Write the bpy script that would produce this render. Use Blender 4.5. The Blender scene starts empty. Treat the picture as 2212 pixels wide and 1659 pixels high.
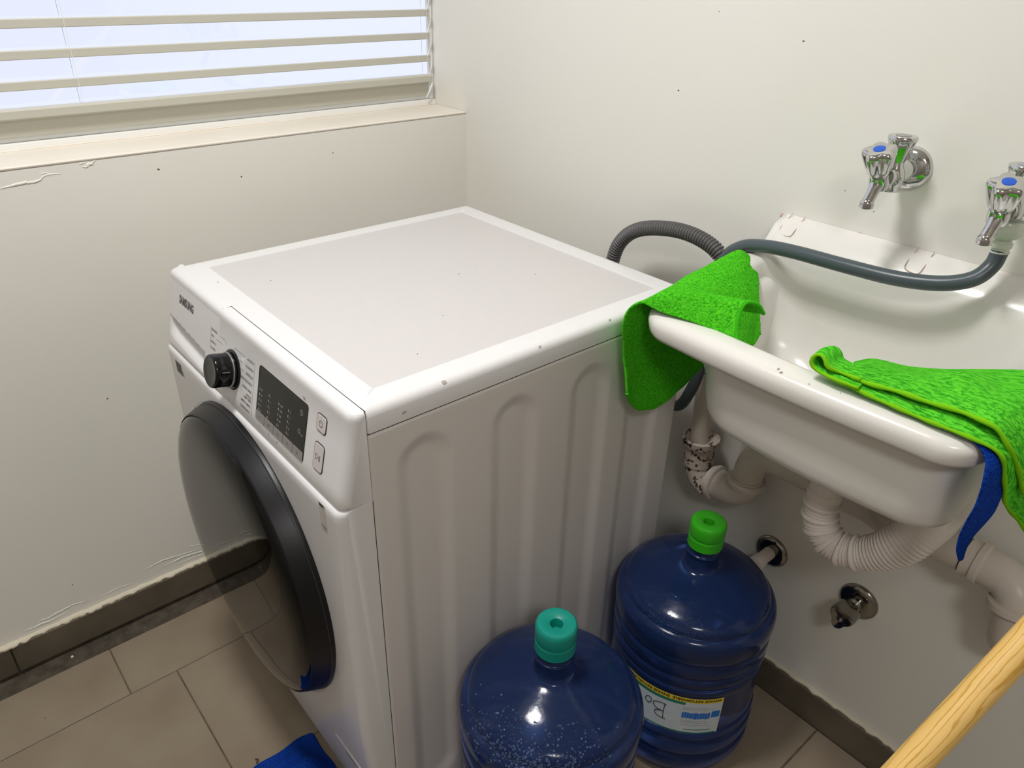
import bpy, bmesh, math, random
from mathutils import Vector, Matrix, noise
random.seed(7)
PI = math.pi
S = bpy.context.scene
C = S.collection
V = Vector

# ------------------------------------------------------------------ camera
cam_d = bpy.data.cameras.new('camera')
cam = bpy.data.objects.new('camera', cam_d)
C.objects.link(cam)
R_ = V((0.64965408, 0.75989669, 0.02250766)); U_ = V((-0.38713664, 0.30520233, 0.87004411)); F_ = V((-0.65427425, 0.57394125, -0.49245979))
cam.matrix_world = Matrix(((R_[0], U_[0], -F_[0], 1.45431), (R_[1], U_[1], -F_[1], -1.11256), (R_[2], U_[2], -F_[2], 1.31096), (0, 0, 0, 1)))
cam_d.sensor_width = 36
cam_d.lens = 36 * 1624.84 / 2212
cam_d.clip_start = 0.02
S.camera = cam

# ------------------------------------------------------------------ world, lamps, exposure
W = bpy.data.worlds.new('world')
S.world = W
W.use_nodes = True
wn = W.node_tree.nodes; wl = W.node_tree.links
wn.clear()
wo = wn.new('ShaderNodeOutputWorld'); wb = wn.new('ShaderNodeBackground')
wb.inputs[0].default_value = (0.78, 0.83, 1.0, 1)
wb.inputs[1].default_value = 1.1
wl.new(wb.outputs[0], wo.inputs[0])


def area(name, loc, size, power, col, rot=(0, 0, 0), sy=None):
    l = bpy.data.lights.new(name, 'AREA')
    l.shape = 'RECTANGLE'
    l.size = size
    l.size_y = sy or size
    l.energy = power
    l.color = col
    o = bpy.data.objects.new(name, l)
    C.objects.link(o)
    o.location = loc
    o.rotation_euler = rot
    return o


area('ceiling_lamp', (0.70, -0.95, 2.36), 0.30, 21.5, (1.0, 0.985, 0.985))
area('fill_light_back', (2.30, -1.62, 2.30), 0.4, 14, (1.0, 0.985, 0.985))  # unseen fill light, added to brighten the machine's side and front
S.view_settings.view_transform = 'Standard'
S.view_settings.look = 'None'
S.view_settings.gamma = 1
S.view_settings.exposure = 0.03
S.view_settings.use_curve_mapping = False


# ------------------------------------------------------------------ materials
def lin(c):
    return tuple(((v / 255) / 12.92 if v / 255 <= 0.04045 else ((v / 255 + 0.055) / 1.055) ** 2.4) for v in c) + (1,)


def mat(name, col, rough=0.5, metal=0.0, spec=0.5, bump=None, vary=None, coat=0.0, trans=0.0, ior=1.45, sheen=0.0, sss=0.0):
    """bump=(scale, strength, detail)  vary=(scale, second colour, amount)"""
    m = bpy.data.materials.new(name)
    m.use_nodes = True
    nt = m.node_tree
    b = nt.nodes['Principled BSDF']
    b.inputs['Base Color'].default_value = lin(col)
    b.inputs['Roughness'].default_value = rough
    b.inputs['Metallic'].default_value = metal
    b.inputs['Specular IOR Level'].default_value = spec
    b.inputs['Coat Weight'].default_value = coat
    b.inputs['Coat Roughness'].default_value = 0.06
    b.inputs['Transmission Weight'].default_value = trans
    b.inputs['IOR'].default_value = ior
    if sheen:
        b.inputs['Sheen Weight'].default_value = sheen
        b.inputs['Sheen Roughness'].default_value = 0.5
        b.inputs['Sheen Tint'].default_value = lin(col)
    tc = nt.nodes.new('ShaderNodeTexCoord')
    if vary:
        n = nt.nodes.new('ShaderNodeTexNoise')
        n.inputs['Scale'].default_value = vary[0]
        n.inputs['Detail'].default_value = 5
        nt.links.new(tc.outputs['Object'], n.inputs['Vector'])
        r = nt.nodes.new('ShaderNodeMapRange')
        r.inputs['From Min'].default_value = 0.35
        r.inputs['From Max'].default_value = 0.65
        r.inputs['To Max'].default_value = vary[2]
        nt.links.new(n.outputs['Fac'], r.inputs['Value'])
        mx = nt.nodes.new('ShaderNodeMix')
        mx.data_type = 'RGBA'
        mx.inputs['A'].default_value = lin(col)
        mx.inputs['B'].default_value = lin(vary[1])
        nt.links.new(r.outputs['Result'], mx.inputs['Factor'])
        nt.links.new(mx.outputs['Result'], b.inputs['Base Color'])
    if bump:
        n2 = nt.nodes.new('ShaderNodeTexNoise')
        n2.inputs['Scale'].default_value = bump[0]
        n2.inputs['Detail'].default_value = bump[2]
        nt.links.new(tc.outputs['Object'], n2.inputs['Vector'])
        bp = nt.nodes.new('ShaderNodeBump')
        bp.inputs['Strength'].default_value = bump[1]
        bp.inputs['Distance'].default_value = 0.002
        nt.links.new(n2.outputs['Fac'], bp.inputs['Height'])
        nt.links.new(bp.outputs['Normal'], b.inputs['Normal'])
    return m


M = {}
M['wall'] = mat('wall_paint', (233, 230, 222), 0.6, spec=0.25, bump=(9, 0.25, 4), vary=(2.5, (228, 228, 217), 0.6))
M['sill'] = mat('sill_paint', (234, 228, 218), 0.55, spec=0.3, bump=(14, 0.3, 4), vary=(6, (226, 216, 198), 0.5))
M['farwall'] = mat('far_wall_dark', (156, 150, 142), 0.6)  # for the unseen far walls, toned down to cut bounced light
M['ceil'] = mat('ceiling_paint', (238, 236, 230), 0.8)
M['tile'] = mat('floor_tile', (142, 130, 112), 0.42, spec=0.4, bump=(60, 0.08, 3), vary=(5, (126, 112, 94), 0.8))
M['grout'] = mat('dirty_grout', (62, 54, 44), 0.85, bump=(150, 0.8, 5), vary=(35, (98, 90, 78), 0.6))
M['joint'] = mat('tile_joint', (98, 88, 74), 0.85, vary=(30, (66, 56, 44), 0.9))
M['base'] = mat('baseboard_tile', (104, 96, 82), 0.5, spec=0.4, bump=(60, 0.1, 3), vary=(9, (78, 70, 58), 0.7))
M['baseline'] = mat('paint_line', (214, 206, 184), 0.7, bump=(120, 1.0, 4))
M['white'] = mat('enamel_white', (222, 221, 220), 0.28, spec=0.5, bump=(350, 0.03, 2))
M['panel'] = mat('textured_white_sheet', (203, 199, 197), 0.45, spec=0.4, bump=(900, 0.2, 2))
M['steel_white'] = mat('painted_steel', (216, 211, 206), 0.38, spec=0.5)
M['seam'] = mat('dark_gap', (24, 22, 22), 0.9)
M['inkgrey'] = mat('grey_print', (92, 90, 90), 0.6)
M['inklight'] = mat('light_print', (150, 148, 146), 0.6)
M['displight'] = mat('display_print', (172, 174, 168), 0.6)
M['black'] = mat('gloss_black', (12, 12, 14), 0.12, spec=0.6)
M['doorring'] = mat('door_ring_black', (15, 15, 17), 0.36, spec=0.4)
M['doorglass'] = mat('door_glass', (8, 8, 7), 0.035, spec=0.5, ior=1.40)
M['dispglass'] = mat('display_glass', (20, 20, 17), 0.1, spec=0.4)
M['dispstrip'] = mat('display_strip', (142, 138, 136), 0.4)
M['silver'] = mat('silver_trim', (170, 168, 170), 0.25, metal=0.9)
M['darktrim'] = mat('dark_trim', (70, 68, 74), 0.3, metal=0.5)
M['button'] = mat('button_white', (206, 200, 196), 0.35)
M['chrome'] = mat('chrome', (205, 205, 205), 0.07, metal=1.0)
M['oldchrome'] = mat('aged_chrome', (150, 146, 138), 0.16, metal=1.0)
M['blue_dot'] = mat('blue_dot', (22, 84, 190), 0.35)
M['grey_dot'] = mat('grey_dot', (150, 152, 165), 0.35)
M['sink'] = mat('sink_plastic', (228, 225, 219), 0.22, spec=0.5, bump=(25, 0.05, 3), vary=(5, (222, 220, 210), 0.6))
M['caulk'] = mat('pink_caulk', (206, 178, 158), 0.7, bump=(160, 1.0, 4), vary=(40, (150, 122, 104), 0.7))
M['mould'] = mat('dark_stain', (52, 38, 30), 0.9)
M['pvc'] = mat('pvc_white', (214, 206, 196), 0.36, spec=0.45, vary=(14, (198, 186, 172), 0.6))
M['flexpvc'] = mat('flex_pvc', (224, 216, 208), 0.4, spec=0.4)
M['nut'] = mat('clear_plastic_nut', (216, 222, 206), 0.22, trans=0.25, bump=(30, 0.1, 2))
M['hose'] = mat('grey_pvc_hose', (72, 82, 86), 0.32, spec=0.5)
M['corr'] = mat('corrugated_hose', (92, 90, 90), 0.42, spec=0.5)
M['jugcap_g'] = mat('cap_green', (52, 170, 22), 0.4)
M['jugcap_t'] = mat('cap_teal', (6, 140, 124), 0.4)
M['slat'] = mat('blind_slat', (194, 192, 179), 0.5)
M['frame'] = mat('window_frame', (238, 238, 234), 0.35)
M['cord'] = mat('cord_white', (240, 240, 240), 0.8)
M['speck'] = mat('speck_dark', (74, 64, 54), 0.9)
M['crumb'] = mat('crumb_white', (225, 220, 205), 0.8)
M['lblwhite'] = mat('label_white', (205, 212, 216), 0.5, vary=(60, (186, 204, 212), 0.8))
M['lblyellow'] = mat('label_yellow', (226, 200, 40), 0.5)
M['lblgreen'] = mat('label_green', (30, 120, 92), 0.5)
M['lblblue'] = mat('label_blue', (20, 110, 200), 0.5)
M['lblink'] = mat('label_ink', (18, 24, 30), 0.6)
M['chip'] = mat('paint_chip', (176, 170, 162), 0.6)


def dirty_pvc():
    m = mat('mouldy_pvc', (196, 186, 176), 0.45)
    nt = m.node_tree; b = nt.nodes['Principled BSDF']
    tc = nt.nodes.new('ShaderNodeTexCoord')
    n = nt.nodes.new('ShaderNodeTexNoise'); n.inputs['Scale'].default_value = 95; n.inputs['Detail'].default_value = 8
    nt.links.new(tc.outputs['Object'], n.inputs['Vector'])
    cr = nt.nodes.new('ShaderNodeValToRGB')
    cr.color_ramp.elements[0].position = 0.40; cr.color_ramp.elements[0].color = lin((58, 38, 28))
    cr.color_ramp.elements[1].position = 0.47; cr.color_ramp.elements[1].color = lin((196, 184, 172))
    nt.links.new(n.outputs['Fac'], cr.inputs[0]); nt.links.new(cr.outputs[0], b.inputs['Base Color'])
    return m


M['dirtypvc'] = dirty_pvc()


def cloth_mat(name, c1, c2, scale, stretch=(1, 1, 1), bs=1.0):
    m = mat(name, c1, 0.95, spec=0.1, sheen=0.35)
    nt = m.node_tree; b = nt.nodes['Principled BSDF']
    tc = nt.nodes.new('ShaderNodeTexCoord')
    mp = nt.nodes.new('ShaderNodeMapping'); mp.inputs['Scale'].default_value = stretch
    nt.links.new(tc.outputs['UV'], mp.inputs['Vector'])
    n = nt.nodes.new('ShaderNodeTexNoise'); n.inputs['Scale'].default_value = scale; n.inputs['Detail'].default_value = 3
    n.inputs['Distortion'].default_value = 1.2
    nt.links.new(mp.outputs[0], n.inputs['Vector'])
    cr = nt.nodes.new('ShaderNodeValToRGB')
    cr.color_ramp.elements[0].position = 0.38; cr.color_ramp.elements[0].color = lin(c2)
    cr.color_ramp.elements[1].position = 0.56; cr.color_ramp.elements[1].color = lin(c1)
    nt.links.new(n.outputs['Fac'], cr.inputs[0]); nt.links.new(cr.outputs[0], b.inputs['Base Color'])
    bp = nt.nodes.new('ShaderNodeBump'); bp.inputs['Strength'].default_value = bs; bp.inputs['Distance'].default_value = 0.0025
    nt.links.new(n.outputs['Fac'], bp.inputs['Height']); nt.links.new(bp.outputs['Normal'], b.inputs['Normal'])
    tr = nt.nodes.new('ShaderNodeBsdfTranslucent'); mx = nt.nodes.new('ShaderNodeMixShader'); mx.inputs[0].default_value = 0.12
    nt.links.new(cr.outputs[0], tr.inputs['Color'])
    out = nt.nodes['Material Output']
    nt.links.new(b.outputs[0], mx.inputs[1]); nt.links.new(tr.outputs[0], mx.inputs[2]); nt.links.new(mx.outputs[0], out.inputs['Surface'])
    return m


M['green_a'] = cloth_mat('green_microfibre', (92, 214, 40), (44, 168, 20), 95, (1, 1, 1), 0.9)
M['green_b'] = cloth_mat('green_ribbed_microfibre', (106, 228, 56), (44, 164, 30), 85, (0.35, 1.6, 1), 1.0)
M['green_hem'] = cloth_mat('lime_hem', (156, 226, 38), (112, 192, 20), 220, (1, 1, 1), 0.6)
M['blue_cloth'] = cloth_mat('blue_microfibre', (20, 70, 170), (10, 40, 126), 110, (1, 1, 1), 0.9)


def glass_pane():
    m = bpy.data.materials.new('pane_glass'); m.use_nodes = True
    nt = m.node_tree; nt.nodes.clear()
    o = nt.nodes.new('ShaderNodeOutputMaterial'); t = nt.nodes.new('ShaderNodeBsdfTransparent'); g = nt.nodes.new('ShaderNodeBsdfGlossy')
    g.inputs['Roughness'].default_value = 0.02
    mx = nt.nodes.new('ShaderNodeMixShader'); mx.inputs[0].default_value = 0.05
    nt.links.new(t.outputs[0], mx.inputs[1]); nt.links.new(g.outputs[0], mx.inputs[2]); nt.links.new(mx.outputs[0], o.inputs[0])
    return m


M['pane'] = glass_pane()


def jug_mat():
    m = mat('blue_polycarbonate', (54, 82, 144), 0.13, spec=0.5, trans=0.8, ior=1.36, bump=(55, 0.12, 3))
    return m


M['jug'] = jug_mat()
M['bead'] = mat('water_bead', (110, 134, 176), 0.04, trans=0.65, ior=1.33, spec=0.8)


def wood_mat():
    m = mat('pale_wood', (214, 176, 96), 0.45, spec=0.3)
    nt = m.node_tree; b = nt.nodes['Principled BSDF']
    tc = nt.nodes.new('ShaderNodeTexCoord')
    mp = nt.nodes.new('ShaderNodeMapping'); mp.inputs['Scale'].default_value = (1, 1, 0.16)
    nt.links.new(tc.outputs['Object'], mp.inputs['Vector'])
    w = nt.nodes.new('ShaderNodeTexWave'); w.wave_type = 'BANDS'; w.bands_direction = 'X'
    w.inputs['Scale'].default_value = 55; w.inputs['Distortion'].default_value = 14; w.inputs['Detail'].default_value = 5; w.inputs['Detail Scale'].default_value = 0.9
    nt.links.new(mp.outputs[0], w.inputs['Vector'])
    cr = nt.nodes.new('ShaderNodeValToRGB')
    cr.color_ramp.elements[0].position = 0.0; cr.color_ramp.elements[0].color = lin((188, 142, 62))
    cr.color_ramp.elements[1].position = 0.16; cr.color_ramp.elements[1].color = lin((216, 178, 104))
    nt.links.new(w.outputs['Fac'], cr.inputs[0]); nt.links.new(cr.outputs[0], b.inputs['Base Color'])
    return m


M['wood'] = wood_mat()

# ------------------------------------------------------------------ helpers


def root_loc(o):
    while o is not None and o.parent is not None:
        o = o.parent
    return o.location.copy() if o is not None else V((0, 0, 0))


def thing(name, label, cat, loc, group=None):
    o = bpy.data.objects.new(name, None)
    o.empty_display_size = 0.05
    C.objects.link(o)
    o.location = loc
    o['label'] = label
    o['category'] = cat
    if group:
        o['group'] = group
    return o


def obj(name, geo, m, parent=None, smooth=False, bevel=0, seg=3, label=None, kind=None, mods=None, angle=35):
    verts, faces = geo
    off = root_loc(parent) if parent is not None else V((0, 0, 0))
    me = bpy.data.meshes.new(name)
    me.from_pydata([tuple(V(v) - off) for v in verts], [], faces)
    me.validate(verbose=False)
    bm = bmesh.new(); bm.from_mesh(me)
    bmesh.ops.recalc_face_normals(bm, faces=bm.faces)
    bm.to_mesh(me); bm.free()
    me.materials.append(M[m] if isinstance(m, str) else m)
    o = bpy.data.objects.new(name, me)
    C.objects.link(o)
    if parent is not None:
        o.parent = parent
    if smooth or bevel:
        me.polygons.foreach_set('use_smooth', [True] * len(me.polygons))
        if not smooth or angle < 180:
            me.set_sharp_from_angle(angle=math.radians(angle))
    if bevel:
        b = o.modifiers.new('bevel', 'BEVEL'); b.width = bevel; b.segments = seg; b.limit_method = 'ANGLE'; b.angle_limit = math.radians(30)
        me.set_sharp_from_angle(angle=math.radians(180))
        b.harden_normals = True
    if label:
        o['label'] = label
    if kind:
        o['kind'] = kind
    return o


def box(x0, x1, y0, y1, z0, z1):
    v = [(x, y, z) for z in (z0, z1) for y in (y0, y1) for x in (x0, x1)]
    return v, [(0, 2, 3, 1), (4, 5, 7, 6), (0, 1, 5, 4), (2, 6, 7, 3), (0, 4, 6, 2), (1, 3, 7, 5)]


def join(*gs):
    vs, fs = [], []
    for v, f in gs:
        n = len(vs)
        vs += list(v)
        fs += [tuple(i + n for i in q) for q in f]
    return vs, fs


def basis(d):
    d = V(d).normalized()
    a = V((0, 0, 1)) if abs(d.z) < 0.9 else V((1, 0, 0))
    x = a.cross(d).normalized()
    return x, d.cross(x).normalized(), d


def lathe(profile, org, axis=(0, 0, 1), n=48, capa=True, capb=True):
    """profile: [(radius, distance along axis)]"""
    x, y, d = basis(axis)
    org = V(org)
    vs, fs = [], []
    for r, h in profile:
        for i in range(n):
            a = 2 * PI * i / n
            vs.append(org + d * h + (x * math.cos(a) + y * math.sin(a)) * r)
    for k in range(len(profile) - 1):
        for i in range(n):
            j = (i + 1) % n
            fs.append((k * n + i, k * n + j, (k + 1) * n + j, (k + 1) * n + i))
    if capa:
        fs.append(tuple(range(n - 1, -1, -1)))
    if capb:
        fs.append(tuple((len(profile) - 1) * n + i for i in range(n)))
    return vs, fs


def catmull(pts, per=8, closed=False):
    P = [V(p) for p in pts]
    out = []
    n = len(P)
    rng = n if closed else n - 1
    for i in range(rng):
        if closed:
            p0, p1, p2, p3 = P[(i - 1) % n], P[i], P[(i + 1) % n], P[(i + 2) % n]
        else:
            p1, p2 = P[i], P[i + 1]
            p0 = P[i - 1] if i > 0 else p1 * 2 - p2
            p3 = P[i + 2] if i + 2 < n else p2 * 2 - p1
        for k in range(per):
            t = k / per
            out.append(0.5 * ((2 * p1) + (p2 - p0) * t + (2 * p0 - 5 * p1 + 4 * p2 - p3) * t * t + (3 * p1 - p0 - 3 * p2 + p3) * t ** 3))
    if not closed:
        out.append(P[-1].copy())
    return out


def tube(path, rad, n=16, caps=True):
    """path list of Vector; rad: number or function(arc length, fraction)"""
    path = [V(p) for p in path]
    L = [0]
    for a, b in zip(path, path[1:]):
        L.append(L[-1] + (b - a).length)
    vs, fs = [], []
    t0 = (path[1] - path[0]).normalized()
    x, y, _ = basis(t0)
    for i, p in enumerate(path):
        t = (path[min(i + 1, len(path) - 1)] - path[max(i - 1, 0)]).normalized()
        x = (x - t * x.dot(t)).normalized()
        y = t.cross(x)
        r = rad(L[i], L[i] / L[-1]) if callable(rad) else rad
        for k in range(n):
            a = 2 * PI * k / n
            vs.append(p + (x * math.cos(a) + y * math.sin(a)) * r)
    for i in range(len(path) - 1):
        for k in range(n):
            j = (k + 1) % n
            fs.append((i * n + k, i * n + j, (i + 1) * n + j, (i + 1) * n + k))
    if caps:
        fs.append(tuple(range(n - 1, -1, -1)))
        fs.append(tuple((len(path) - 1) * n + k for k in range(n)))
    return vs, fs


def resample(path, step):
    path = [V(p) for p in path]
    out = [path[0].copy()]
    need = step
    for a, b in zip(path, path[1:]):
        d = (b - a).length
        pos = need
        while pos <= d:
            out.append(a.lerp(b, pos / d))
            pos += step
        need = pos - d
    if (out[-1] - path[-1]).length > step * 0.3:
        out.append(path[-1].copy())
    return out


def prism(poly, vec):
    """poly: list of 3d points, extruded by vec"""
    n = len(poly)
    vec = V(vec)
    vs = [V(p) for p in poly] + [V(p) + vec for p in poly]
    fs = [tuple(range(n - 1, -1, -1)), tuple(range(n, 2 * n))]
    for i in range(n):
        j = (i + 1) % n
        fs.append((i, j, n + j, n + i))
    return vs, fs


def rrect(x0, x1, y0, y1, r, n=6):
    out = []
    for cx, cy, a0 in ((x1 - r, y1 - r, 0), (x0 + r, y1 - r, PI / 2), (x0 + r, y0 + r, PI), (x1 - r, y0 + r, 1.5 * PI)):
        for k in range(n + 1):
            a = a0 + PI / 2 * k / n
            out.append((cx + r * math.cos(a), cy + r * math.sin(a)))
    return out


def smooth(a, b, t):
    t = max(0, min(1, (t - a) / (b - a)))
    return t * t * (3 - 2 * t)


def sheet(rows, pu=8, pv=8, amp=0.0, freq=30, seed=0):
    """rows of control points -> smooth grid; returns grid[list][list] of Vector"""
    dense = [catmull(r, pu) for r in rows]
    cols = [catmull([dense[j][i] for j in range(len(dense))], pv) for i in range(len(dense[0]))]
    g = [[cols[i][j] for i in range(len(cols))] for j in range(len(cols[0]))]
    if amp:
        for r in g:
            for p in r:
                q = p * freq + V((seed, seed * 2, 0))
                p += V((noise.noise(q), noise.noise(q + V((9, 3, 1))), noise.noise(q + V((1, 7, 5))))) * amp
    return g


def grid_geo(g):
    h, w = len(g), len(g[0])
    vs = [p for r in g for p in r]
    fs = [(j * w + i, j * w + i + 1, (j + 1) * w + i + 1, (j + 1) * w + i) for j in range(h - 1) for i in range(w - 1)]
    return vs, fs


def cloth_obj(name, grids, m, parent, thick=0.003, label=None, offset=0):
    """one mesh out of several grids with arc-length UVs"""
    off = root_loc(parent)
    vs, fs, uvs = [], [], []
    for g in grids:
        h, w = len(g), len(g[0]); n = len(vs)
        for j in range(h):
            for i in range(w):
                vs.append(g[j][i])
        UL = [0]
        jm = h // 2
        for i in range(1, w):
            UL.append(UL[-1] + (g[jm][i] - g[jm][i - 1]).length)
        VL = [0]
        im = w // 2
        for j in range(1, h):
            VL.append(VL[-1] + (g[j][im] - g[j - 1][im]).length)
        for j in range(h):
            for i in range(w):
                uvs.append((UL[i] * 3, VL[j] * 3))
        v, f = grid_geo(g)
        fs += [tuple(k + n for k in q) for q in f]
    me = bpy.data.meshes.new(name)
    me.from_pydata([tuple(v - off) for v in vs], [], fs)
    uv = me.uv_layers.new(name='UVMap')
    for lp in me.loops:
        uv.data[lp.index].uv = uvs[lp.vertex_index]
    me.polygons.foreach_set('use_smooth', [True] * len(me.polygons))
    me.materials.append(M[m])
    o = bpy.data.objects.new(name, me)
    C.objects.link(o)
    if parent is not None:
        o.parent = parent
    s = o.modifiers.new('solid', 'SOLIDIFY'); s.thickness = thick; s.offset = offset
    s2 = o.modifiers.new('sub', 'SUBSURF'); s2.levels = 1; s2.render_levels = 1
    if label:
        o['label'] = label
    return o


_txt = {}


def text_geo(body, size, org, xdir, ydir, align='LEFT', bold=0.0, sx=1.0):
    """flat text as mesh geometry laid on the plane org, xdir, ydir"""
    key = (body, align, bold)
    if key not in _txt:
        cu = bpy.data.curves.new('txt', 'FONT')
        cu.body = body; cu.size = 1.0; cu.align_x = align; cu.resolution_u = 2; cu.offset = bold
        o = bpy.data.objects.new('txt', cu)
        C.objects.link(o)
        dg = bpy.context.evaluated_depsgraph_get()
        me = bpy.data.meshes.new_from_object(o.evaluated_get(dg))
        _txt[key] = ([v.co.copy() for v in me.vertices], [tuple(p.vertices) for p in me.polygons])
        bpy.data.objects.remove(o); bpy.data.meshes.remove(me)
    vs, fs = _txt[key]
    X, Y, O = V(xdir), V(ydir), V(org)
    return [O + X * (v.x * size * sx) + Y * (v.y * size) for v in vs], fs


# ================================================================== SETTING
RX, RY, RZ = 2.5, -2.3, 2.4


def struct(name, geo, m, **k):
    o = obj(name, geo, m, **k)
    o['kind'] = 'structure'
    return o


def ragbox():
    vs, fs = [], []
    n = 300
    for i in range(n + 1):
        y = RY + (0 - RY) * i / n
        for x in (0.0062, 0.020, 0.036, 0.0556):
            z = -0.0014 + (0.0016 * noise.noise(V((x * 60, y * 30, 0))) if x < 0.05 else 0)
            vs.append((x, y, max(z, -0.0015)))
    for i in range(n):
        for k in range(3):
            a = i * 4 + k
            fs.append((a, a + 1, a + 5, a + 4))
    return vs, fs


fl = struct('floor', box(-0.1, RX, RY, 0.1, -0.06, -0.0016), 'joint')
obj('dirt_strip', ragbox(), 'grout', fl, smooth=True, angle=180)
# floor tiles: columns of 0.3125 m running along y
tile_me = {}


def floor_tile(x0, x1, y0, y1):
    key = (round(x1 - x0, 4), round(y1 - y0, 4))
    if key not in tile_me:
        w, h = x1 - x0, y1 - y0
        b = 0.0012
        v = [(0, 0, -0.02), (w, 0, -0.02), (w, h, -0.02), (0, h, -0.02), (0, 0, -b), (w, 0, -b), (w, h, -b), (0, h, -b), (b, b, 0), (w - b, b, 0), (w - b, h - b, 0), (b, h - b, 0)]
        f = [(0, 1, 5, 4), (1, 2, 6, 5), (2, 3, 7, 6), (3, 0, 4, 7), (4, 5, 9, 8), (5, 6, 10, 9), (6, 7, 11, 10), (7, 4, 8, 11), (8, 9, 10, 11)]
        me = bpy.data.meshes.new('tile'); me.from_pydata(v, [], f); me.materials.append(M['tile'])
        tile_me[key] = me
    o = bpy.data.objects.new('tile', tile_me[key])
    C.objects.link(o); o.parent = fl; o.location = (x0, y0, random.uniform(-0.0004, 0.0))


cols = [(0.055, 0.200, -1.016), (0.2020, 0.5165, -0.925), (0.5185, 0.8315, -0.62), (0.834, 1.1365, -0.925), (1.1395, 1.452, -0.62), (1.455, 1.7675, -0.925), (1.7705, 2.083, -0.62), (2.086, 2.3985, -0.925), (2.4015, 2.4985, -0.62)]
for (x0, x1, yj) in cols:
    y = yj
    while y > RY:
        y -= 0.6155
    while y < -0.012:
        a, b = max(y + 0.0010, RY + 0.001), min(y + 0.6145, -0.0115)
        if b - a > 0.02:
            floor_tile(x0, x1, a, b)
        y += 0.6155

# walls
SZ = 1.0      # window sill height
WY0, WY1 = -1.75, 0.0
wl_ = struct('wall_left', join(box(-0.135, 0, RY, 0, 0, SZ - 0.006), box(-0.135, 0, RY, WY0, SZ - 0.006, RZ), box(-0.135, 0, WY0, WY1, 2.1, RZ)), 'wall')
wr_ = struct('wall_back', box(-0.135, RX, 0, 0.1, 0, RZ), 'wall')
struct('wall_right', box(RX, RX + 0.1, RY, 0.1, 0, RZ), 'farwall')
struct('wall_front', box(-0.135, RX + 0.1, RY - 0.1, RY, 0, RZ), 'farwall')
struct('ceiling', box(-0.24, RX + 0.1, RY - 0.1, 0.1, RZ, RZ + 0.1), 'ceil')
# sill slab with a slightly uneven caulk line
struct('trim_1', box(-0.135, 0.0012, WY0, -0.0005, SZ - 0.006, SZ), 'sill', bevel=0.003)
# baseboards with their own tiles, painted ragged line on top
bl = struct('baseboard_left', box(0, 0.0065, RY, -0.001, 0.0, 0.074), 'grout')
for a, b in ((RY + 0.01, -1.79), (-1.7865, -1.1755), (-1.1725, -0.5595), (-0.5565, -0.012)):
    obj('tile', box(0.0, 0.0125, a, b, 0.010, 0.077), 'base', bl, bevel=0.0012, seg=2)
bb = struct('baseboard_back', box(0.012, RX, -0.0065, 0, 0.0, 0.074), 'grout')
for a, b in ((0.02, 0.30), (0.303, 0.915), (0.918, 1.530), (1.533, 2.145), (2.148, RX)):
    obj('tile', box(a, b, -0.0125, 0, 0.002, 0.077), 'base', bb, bevel=0.0012, seg=2)


def ragged_line(name, p0, p1, up, out, n, w, parent, m, depth=0.004, amp=0.4):
    p0, p1, up, out = V(p0), V(p1), V(up), V(out)
    vs, fs = [], []
    for i in range(n + 1):
        p = p0.lerp(p1, i / n)
        k = w * (1 + amp * noise.noise(p * 45) + amp * 0.6 * noise.noise(p * 140))
        lo = w * 0.35 * amp * noise.noise(p * 90 + V((5, 5, 5)))
        d = depth * (0.6 + 0.8 * abs(noise.noise(p * 70)))
        vs += [p + up * lo, p + up * lo + out * d, p + up * k * 0.7 + out * d * 0.8, p + up * k]
    for i in range(n):
        for j in range(3):
            a = i * 4 + j
            fs.append((a, a + 1, a + 5, a + 4))
    return obj(name, (vs, fs), m, parent, smooth=True, angle=180)


ragged_line('paint_line', (0.0003, RY, 0.0765), (0.0003, -0.002, 0.0765), (0, 0, 1), (1, 0, 0), 420, 0.007, bl, 'baseline', 0.0125, 0.45)
ragged_line('paint_line', (0.02, -0.0003, 0.0765), (RX, -0.0003, 0.0765), (0, 0, 1), (0, -1, 0), 300, 0.006, bb, 'baseline', 0.0100, 0.12)

# plaster ridges and flaked paint on the left wall (real relief)


def ridge(pts, r, parent, m='wall'):
    p = catmull(pts, 6)
    p = [q + V((0, noise.noise(q * 160) * 0.003, noise.noise(q * 210) * 0.0025)) for q in p]
    g = tube(p, lambda s, t: r * (0.25 + 0.75 * math.sin(PI * min(1, max(0, t)))) * (0.8 + 0.5 * noise.noise(V((s * 120, r * 900, 0)))) + 0.0003, 6)
    obj('plaster_ridge', ([V((v.x * 0.32, v.y, v.z)) for v in g[0]], g[1]), m, parent, smooth=True, angle=180)


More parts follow.
